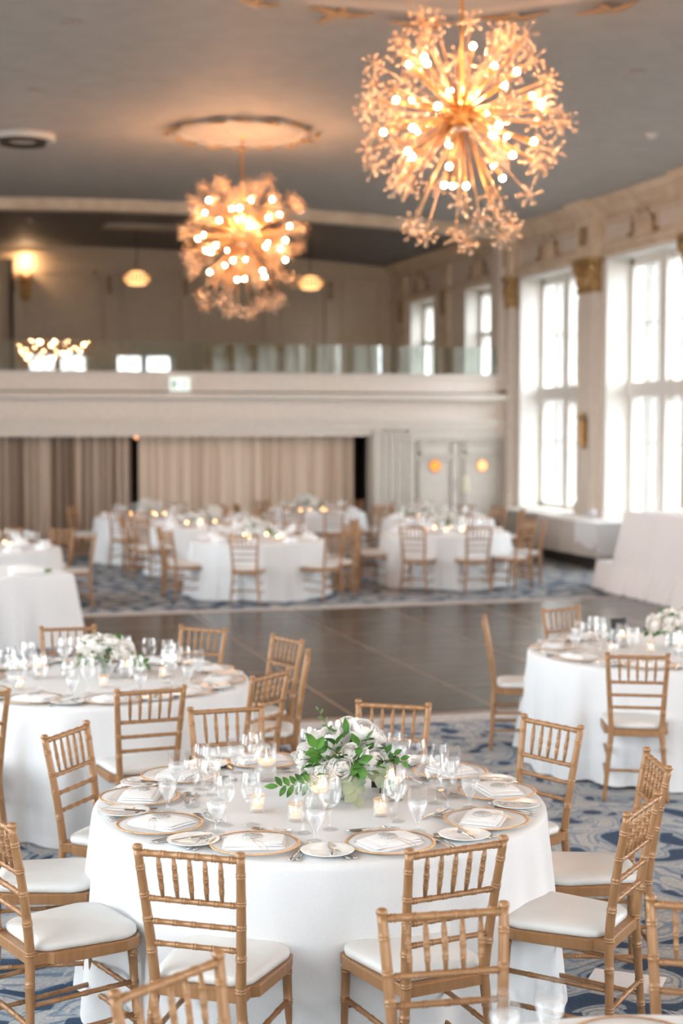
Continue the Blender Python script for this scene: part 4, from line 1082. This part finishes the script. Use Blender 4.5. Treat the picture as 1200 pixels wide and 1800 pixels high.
def arrangement(name, seed, hero=False):
    r_ = random.Random(seed); o = empty(name, 'x', 'flower arrangement')
    q = MB(); q.lathe([(.0001, .0), (.034, 0), (.040, .006), (.036, .03), (.038, .07), (.050, .115), (.052, .12)], 28, cap=False, rib=lambda k_, z: .03 * (k_ % 2)); q.build('vase', 'glass_votive', o)
    q = MB(); q.lathe([(.0001, .004), (.034, .006), (.034, .07), (.0001, .071)], 20); q.build('vase_water', 'water', o)
    q = MB()
    for i in range(16):
        a = r_.uniform(0, 6.28); b = r_.uniform(0, 6.28); r1 = r_.uniform(0, .028); r2 = r_.uniform(.02, .045)
        q.tube([(r1 * math.cos(a), r1 * math.sin(a), .008), (r2 * .6 * math.cos(b), r2 * .6 * math.sin(b), .09), (r2 * 2 * math.cos(b), r2 * 2 * math.sin(b), .17)], .0022, 5)
    q.build('stems', 'stem', o)
    if hero: roses = [  # x right, y away, z, size, openness  (measured about the vase foot)
        (-.175, .02, .175, 1.25, 1.0), (-.150, -.04, .115, 1.15, 1.1), (-.105, -.11, .125, 1.1, 1.0), (-.060, -.13, .135, 1.0, 1.15), (-.015, -.14, .150, 1.15, 1.1),
        (.115, -.09, .165, 1.55, .9), (.155, -.03, .15, 1.3, 1.1), (.075, .02, .285, 1.45, 1.1), (.115, .05, .265, 1.3, 1.1), (-.06, -.03, .265, 1.2, 1.25), (-.085, -.06, .215, 1.0, 1.2),
        (.02, -.10, .215, .8, .75), (.01, .03, .32, .75, 1.0), (-.13, .04, .245, .85, .9), (-.02, .10, .25, 1.2, 1), (.10, .12, .20, 1.2, 1), (-.12, .12, .18, 1.2, 1)]
    else:
        roses = []
        for i in range(22):
            z = r_.uniform(.1, 1); a = i * 2.4 + r_.uniform(-.3, .3); s_ = math.sqrt(max(0, 1 - z * z))
            rr = r_.uniform(.13, .165); roses.append((rr * s_ * math.cos(a) * 1.15, rr * s_ * math.sin(a) * 1.15, .12 + rr * z * .95, r_.uniform(.95, 1.3), r_.uniform(.85, 1.2)))
    ctr = Vector((0, 0, .12))
    protos = [rose_mesh('r', seed + j, 1).build('rose', 'petal', o) for j in range(2)]
    used = [False, False]
    for i, (x, y, z, s_, op) in enumerate(roses):
        j = i % 2
        if used[j]: ro = protos[j].copy(); COL.objects.link(ro)
        else: ro = protos[j]; used[j] = True
        P_ = Vector((x * 1.08, y * 1.08, z + .01)) if hero else Vector((x, y, z)); dr_ = (P_ - ctr).normalized()
        if hero: dr_ = (dr_ + Vector((0, -.55, .15))).normalized()
        ro.location = P_ - dr_ * .02; ro.rotation_euler = dr_.to_track_quat('Z', 'Y').to_euler(); s_ *= (.90 if hero else 1.0); ro.scale = (s_, s_, s_)
    # foliage
    q = MB()
    for i in range(110 if hero else 55):
        z = r_.uniform(-.25, 1); a = r_.uniform(0, 6.28); s_ = math.sqrt(max(0, 1 - z * z)); d = Vector((s_ * math.cos(a), s_ * math.sin(a), z))
        base = ctr + Vector((d.x * 1.1, d.y * 1.1, max(-.02, d.z * .95))) * (r_.uniform(.11, .155) if hero else r_.uniform(.09, .125))
        dd = (d + Vector((r_.uniform(-.7, .7), r_.uniform(-.7, .7), r_.uniform(-.3, .7)))).normalized()
        leaf_into(q, base, dd, Vector((r_.uniform(-.3, .3), r_.uniform(-.3, .3), 1)), r_.uniform(.055, .085), r_.uniform(.032, .048))
    q.build('foliage', 'leaf', o)
    def sprig(P0, P1, P2, nl, L, W, m, nm, start=.3):
        q = MB(); P0, P1, P2 = map(Vector, (P0, P1, P2))
        bz = lambda t: P0 * (1 - t) ** 2 + P1 * 2 * t * (1 - t) + P2 * t * t
        q.tube([bz(t / 8) for t in range(9)], [.0022 - .0013 * t / 8 for t in range(9)], 5)
        for i in range(nl):
            t = start + (1 - start) * i / (nl - 1) if nl > 1 else 1; p = bz(t); tg = (bz(min(1, t + .02)) - bz(t - .02)).normalized(); sd = tg.cross(Vector((0, -1, .35))).normalized() * (1 if i % 2 else -1)
            d = (tg * .6 + sd * .9).normalized() if i < nl - 1 else tg
            leaf_into(q, p, d, Vector((0, -1, .45)), L * r_.uniform(.85, 1.15), W * 1.15, .12, .10)
        q.build(nm, m, o)
    if hero:
        sprig((-.05, -.08, .11), (-.15, -.15, .09), (-.27, -.14, .085), 11, .050, .024, 'leaf', 'leafy_sprig', .35)
        sprig((.0, -.06, .13), (.02, -.15, .15), (.045, -.17, .055), 7, .055, .050, 'euca', 'eucalyptus_sprig', .4)
        sprig((.05, -.05, .15), (.13, -.13, .16), (.16, -.15, .115), 5, .05, .05, 'euca', 'eucalyptus_sprig', .3)
        sprig((-.03, 0, .2), (-.07, 0, .30), (-.11, -.02, .37), 7, .022, .010, 'stem', 'bud_sprig', .35)
        sprig((.10, -.02, .2), (.19, -.05, .22), (.235, -.08, .17), 6, .035, .022, 'leaf', 'leafy_sprig', .4)
        sprig((-.08, -.05, .16), (-.11, -.12, .22), (-.12, -.13, .24), 5, .065, .036, 'leaf', 'leafy_sprig', .3)
        sprig((.03, -.05, .16), (.05, -.14, .20), (.06, -.15, .17), 5, .06, .036, 'leaf', 'leafy_sprig', .3)
        q = MB()
        for P_ in ((-.145, -.02, .285), (-.06, .02, .30), (.035, .03, .31), (-.03, 0, .31)):
            q.tube([(P_[0] * .6, P_[1], P_[2] - .07), P_], .0018, 5); q.sphere(P_, .012, 8, 6, (1, 1, 1.5))
        q.build('buds', 'petal', o)
    else:
        sprig((.05, -.05, .13), (.15, -.12, .13), (.20, -.14, .08), 6, .05, .03, 'leaf', 'leafy_sprig', .35)
    return o

P = dict(charger=p_charger(), napkin=p_napkin(), bread=p_bread(), dknife=utensil('dinner_knife', .235), bknife=utensil('butter_knife', .17), dfork=utensil('dinner_fork', .20), sfork=utensil('salad_fork', .17),
         dspoon=utensil('dessert_spoon', .17), sspoon=utensil('soup_spoon', .19), wine=p_glass('wine', 'wine_glass'), big=p_glass('balloon', 'red_wine_glass'), goblet=p_glass('goblet', 'water_goblet', water=.125),
         votive=p_votive(), tealight=p_tealight(), cyl=p_cylinder(), floatc=p_floating(), card=p_card())
for k_, o in P.items():
    o['category'] = o.get('category', 'tableware')
TZ = .7515
def setting(key, ang, tn, seat, full=True, rc=.74, jr=None):
    (cx, cy), _ = TABLES[key]; jr = jr or rnd
    t = R(ang); face = t + PI / 2     # local +y toward the centre
    def W(r, da): return (cx + r * math.cos(t + R(da)), cy + r * math.sin(t + R(da)), TZ)
    def L(x, y, z=0):   # setting frame: x to the sitter's right, y inward, from the charger centre
        c = Vector(W(rc, 0)); fx = Vector((math.cos(face), math.sin(face), 0)); fy = Vector((-math.sin(face), math.cos(face), 0))
        p = c + fx * x + fy * y; return (p.x, p.y, TZ + z)
    where = '%s o\'clock place of the %s' % (seat, tn)
    G = lambda what: '%s on the %s' % (what, tn)
    j = lambda s_: jr.uniform(-s_, s_)
    place(P['charger'], L(0, 0), 0, 'gold-rimmed glass charger plate, ' + where, G('charger plates'))
    place(P['napkin'], L(j(.012), j(.01), .0065), face + PI + j(.35) + .15, 'folded white napkin with round grey tag, ' + where, G('folded napkins'), 1.2)
    place(P['bread'], W(.80, -17.5 + j(1)), 0, 'small white bread plate, ' + where, G('bread plates'), 1.25)
    bp = W(.80, -17.5)
    place(P['bknife'], (bp[0], bp[1], TZ + .0135), face + j(.35) - .6, 'butter knife lying across the bread plate, ' + where, G('butter knives'))
    place(P['dfork'], L(-.185, -.02), face + j(.05), 'dinner fork beside the charger, ' + where, G('dinner forks'))
    place(P['sfork'], L(-.212, -.03), face + j(.05), 'shorter salad fork beside the dinner fork, ' + where, G('salad forks'))
    place(P['dknife'], L(.182, -.02), face + j(.05), 'dinner knife beside the charger, ' + where, G('dinner knives'))
    if full:
        place(P['sspoon'], L(.205, -.03), face + j(.05), 'soup spoon outside the dinner knife, ' + where, G('soup spoons'))
        place(P['dspoon'], L(j(.02), .192), face + PI / 2 + j(.2), 'dessert spoon lying crosswise above the charger, ' + where, G('dessert spoons'))
        place(P['sfork'], L(j(.02), .225), face - PI / 2 + j(.2), 'dessert fork lying crosswise beyond the dessert spoon, ' + where, G('dessert forks'))
    place(P['goblet'], W(.625 + j(.01), 17 + j(1)), j(3), 'water goblet full of iced water, ' + where, G('water goblets'))
    place(P['wine'], W(.53 + j(.012), 12 + j(1.5)), j(3), 'clear white wine glass, ' + where, G('wine glasses'))
    place(P['big'], W(.46 + j(.012), 22 + j(1.5)), j(3), 'taller balloon wine glass, ' + where, G('balloon glasses'))
TAKEN2 = {}
def seat_name(key, ang): return hour(ang, key + 's')
for a in (-124, -85, -45, -8, 24, 60, 95, 131, 163, -161):
    setting('T1', a, TABLES['T1'][1], seat_name('T1', a))
for a in (-125, -90, -55, -20, 14, 50, 86, 122, 158, -162):
    setting('T2', a, TABLES['T2'][1], seat_name('T2', a), full=False)
for a in (-125, 155, 115, -165, -85):
    setting('T3', a, TABLES['T3'][1], seat_name('T3', a), full=False)

def candle_set(key, cyls, votives, tn):
    g = ' on the ' + tn
    for i, (x, y, w_) in enumerate(cyls):
        place(P['cyl'], (x, y, TZ), 0, 'clear glass cylinder half full of water %s, %s' % (w_, tn), 'glass cylinders' + g)
        place(P['floatc'], (x, y, TZ), 0, 'floating candle lit inside the glass cylinder %s, %s' % (w_, tn), 'floating candles' + g)
    for i, (x, y, w_) in enumerate(votives):
        place(P['votive'], (x, y, TZ), 0, 'ribbed votive glass %s, %s' % (w_, tn), 'votive glasses' + g)
        place(P['tealight'], (x, y, TZ), 0, 'lit tealight inside the votive glass %s, %s' % (w_, tn), 'tealights' + g)
candle_set('T1', [(1.51, 6.40, 'behind the leafy sprig'), (1.60, 5.86, 'before the roses'), (1.93, 5.92, 'under the big rose')],
           [(1.35, 5.88, 'westmost of the row'), (1.46, 5.70, 'second in the row'), (1.80, 5.68, 'in front of the big rose'), (1.95, 6.06, 'half hidden by the big rose')], 'front table')
candle_set('T2', [(1.33, 9.30, 'beside the bouquet'), (.80, 9.4, 'before the bouquet\'s far side')], [(1.14, 8.98, 'before the bouquet'), (1.53, 9.20, 'near the goblets'), (.66, 9.05, 'by the table edge')], 'left-edge table')
candle_set('T3', [(4.80, 9.62, 'before the black stand'), (5.02, 9.22, 'before the bouquet')], [(4.62, 9.42, 'outside the black stand'), (4.88, 9.35, 'between the cylinders')], 'right-edge table')
hero = arrangement('flower_arrangement', 5, True)
hero.location = (1.745, 5.99, TZ); hero.rotation_euler = (0, 0, -R(16)); hero['label'] = 'white rose and greenery arrangement in a ribbed glass vase, sharp front table'
bq = arrangement('flower_arrangement', 12)
place(bq, (1.19, 9.33, TZ), .4, 'dense white bouquet in glass vase on the left-edge table before the dance floor', 'white bouquets on the other tables')
place(bq, (5.12, 9.50, TZ), 2.4, 'white bouquet in glass vase on the right-edge table by the dance floor', 'white bouquets on the other tables', 1.02)
place(P['card'], (1.955, 6.13, TZ), R(165), 'black table number stand seen from behind, beside the vase, sharp front table', 'black table number stands')
place(P['card'], (1.40, 9.50, TZ), R(80), 'black table number stand behind the bouquet on the left-edge table', 'black table number stands', 1.25)
place(P['card'], (4.86, 9.76, TZ), R(10), 'black table number stand beside the bouquet on the right-edge table', 'black table number stands', 1.25)

# near glasses on the cropped table
for (x, y, l_) in ((1.385, 3.38, 'first of the blurred row'), (1.52, 3.42, 'second of the blurred row'), (1.935, 3.36, 'beside the flower bud'), (2.03, 3.40, 'behind the flower bud')):
    place(P['goblet'], (x, y, TZ), 0, 'blurred water goblet %s on the cropped bottom-edge table' % l_, 'goblets on the cropped table')
place(P['charger'], (1.72, 3.36, TZ), 0, 'gold-rimmed glass charger plate on the cropped bottom-edge table')
place(bq, (2.12, 2.92, TZ), 1.2, 'white bouquet at the bottom corner on the cropped table', 'white bouquets on the other tables', .8)

# far tables: simple repeated tableware, same shapes
far = {'T4': (4.60, 20.15), 'T5': (7.6, 20.8), 'T6': (8.3, 24.0), 'T7': (4.6, 23.2), 'T8': (4.05, 25.8), 'T9': (6.98, 26.4), 'T10': (1.05, 19.6)}
fg = p_glass('balloon', 'stemmed_glass', simple=True); fg['category'] = 'glass'
fn_ = MB(); fn_.box((-.09, -.06, 0), (.09, .06, .03)); fn_.box((-.06, -.05, .03), (.07, .05, .07)); fn_ = fn_.build('napkin', 'napkin'); tag(fn_, 'x', 'napkin')
far_votive = MB(); far_votive.lathe([(.0001, 0), (.03, 0), (.031, .066)], 12, cap=False); far_votive = far_votive.build('votive_glass', 'glass_votive'); tag(far_votive, 'x', 'candle holder')
for ti, (key, (fx, fy)) in enumerate(far.items()):
    (cx, cy), tn = TABLES[key]; r_ = random.Random(ti + 3)
    place(bq, (fx, fy, TZ), ti * 1.3, 'white bouquet in glass vase on the ' + tn, 'white bouquets on the other tables', 1.15 + .03 * (ti % 3))
    for i in range(6):
        a = i * PI / 3 + r_.uniform(-.3, .3); rr = r_.uniform(.24, .38)
        loc = (cx + rr * math.cos(a), cy + rr * math.sin(a), TZ)
        place(P['tealight'], (loc[0], loc[1], TZ), 0, 'lit tealight in one of the votives around the bouquet, ' + tn, 'tealights on the ' + tn, 1.25)
        place(far_votive, loc, 0, 'small votive glass around the bouquet, ' + tn, 'votive glasses on the ' + tn, 1.3)
    for i in range(18):
        a = i * PI / 9 + r_.uniform(-.08, .08); rr = (.5, .6)[i % 2] + r_.uniform(-.03, .03)
        place(fg, (cx + rr * math.cos(a), cy + rr * math.sin(a), TZ), 0, 'blurred stemmed glass on the ' + tn, 'stemmed glasses on the ' + tn)
    for i in range(9):
        a = i * PI / 4.5 + .2; place(fn_, (cx + .75 * math.cos(a), cy + .75 * math.sin(a), TZ), a + PI / 2, 'folded white napkin on the ' + tn, 'napkins on the ' + tn)
# head table and side table decorations
place(bq, (10.15, 17.45, 1.117), .3, 'white and green bouquet standing on the blush head table', 'white bouquets on the other tables', .95)
for i, (x, y) in enumerate(((9.95, 18.25), (9.95, 17.75), (10.05, 17.0))):
    place(far_votive, (x, y, 1.117), 0, 'votive glass on the blush head table', 'votives on the head table', 1.1)
    place(P['tealight'], (x, y, 1.117), 0, 'lit tealight on the blush head table', 'tealights on the head table', 1.2)
q = rose_mesh('x', 4, 1.2, .10); q.tube([(0, 0, 0), (0, 0, -.10)], .04, 10)
o = q.build('flower_posy', 'silver'); o.location = (10.95, 23.1, .86); tag(o, 'lilac grey flower posy standing on the grey side table', 'flowers')
q = MB(); q.box((-.07, -.01, 0), (.07, .01, .22), mtx=Matrix.Rotation(R(-10), 4, 'X')); o = q.build('card_frame', 'china'); o.location = (11.05, 22.75, .75); o.rotation_euler = (0, 0, -.9); tag(o, 'small white card frame beside the posy on the grey side table', 'frame')

# sheet of paper on the carpet
q = MB(); q.box((-.15, -.105, 0), (.15, .105, .001)); o = q.build('paper_sheet', 'napkin'); o.location = (2.84, 5.63, .001); o.rotation_euler = (0, 0, R(-38)); tag(o, 'white sheet of paper lying on the carpet behind the gold chairs', 'paper')
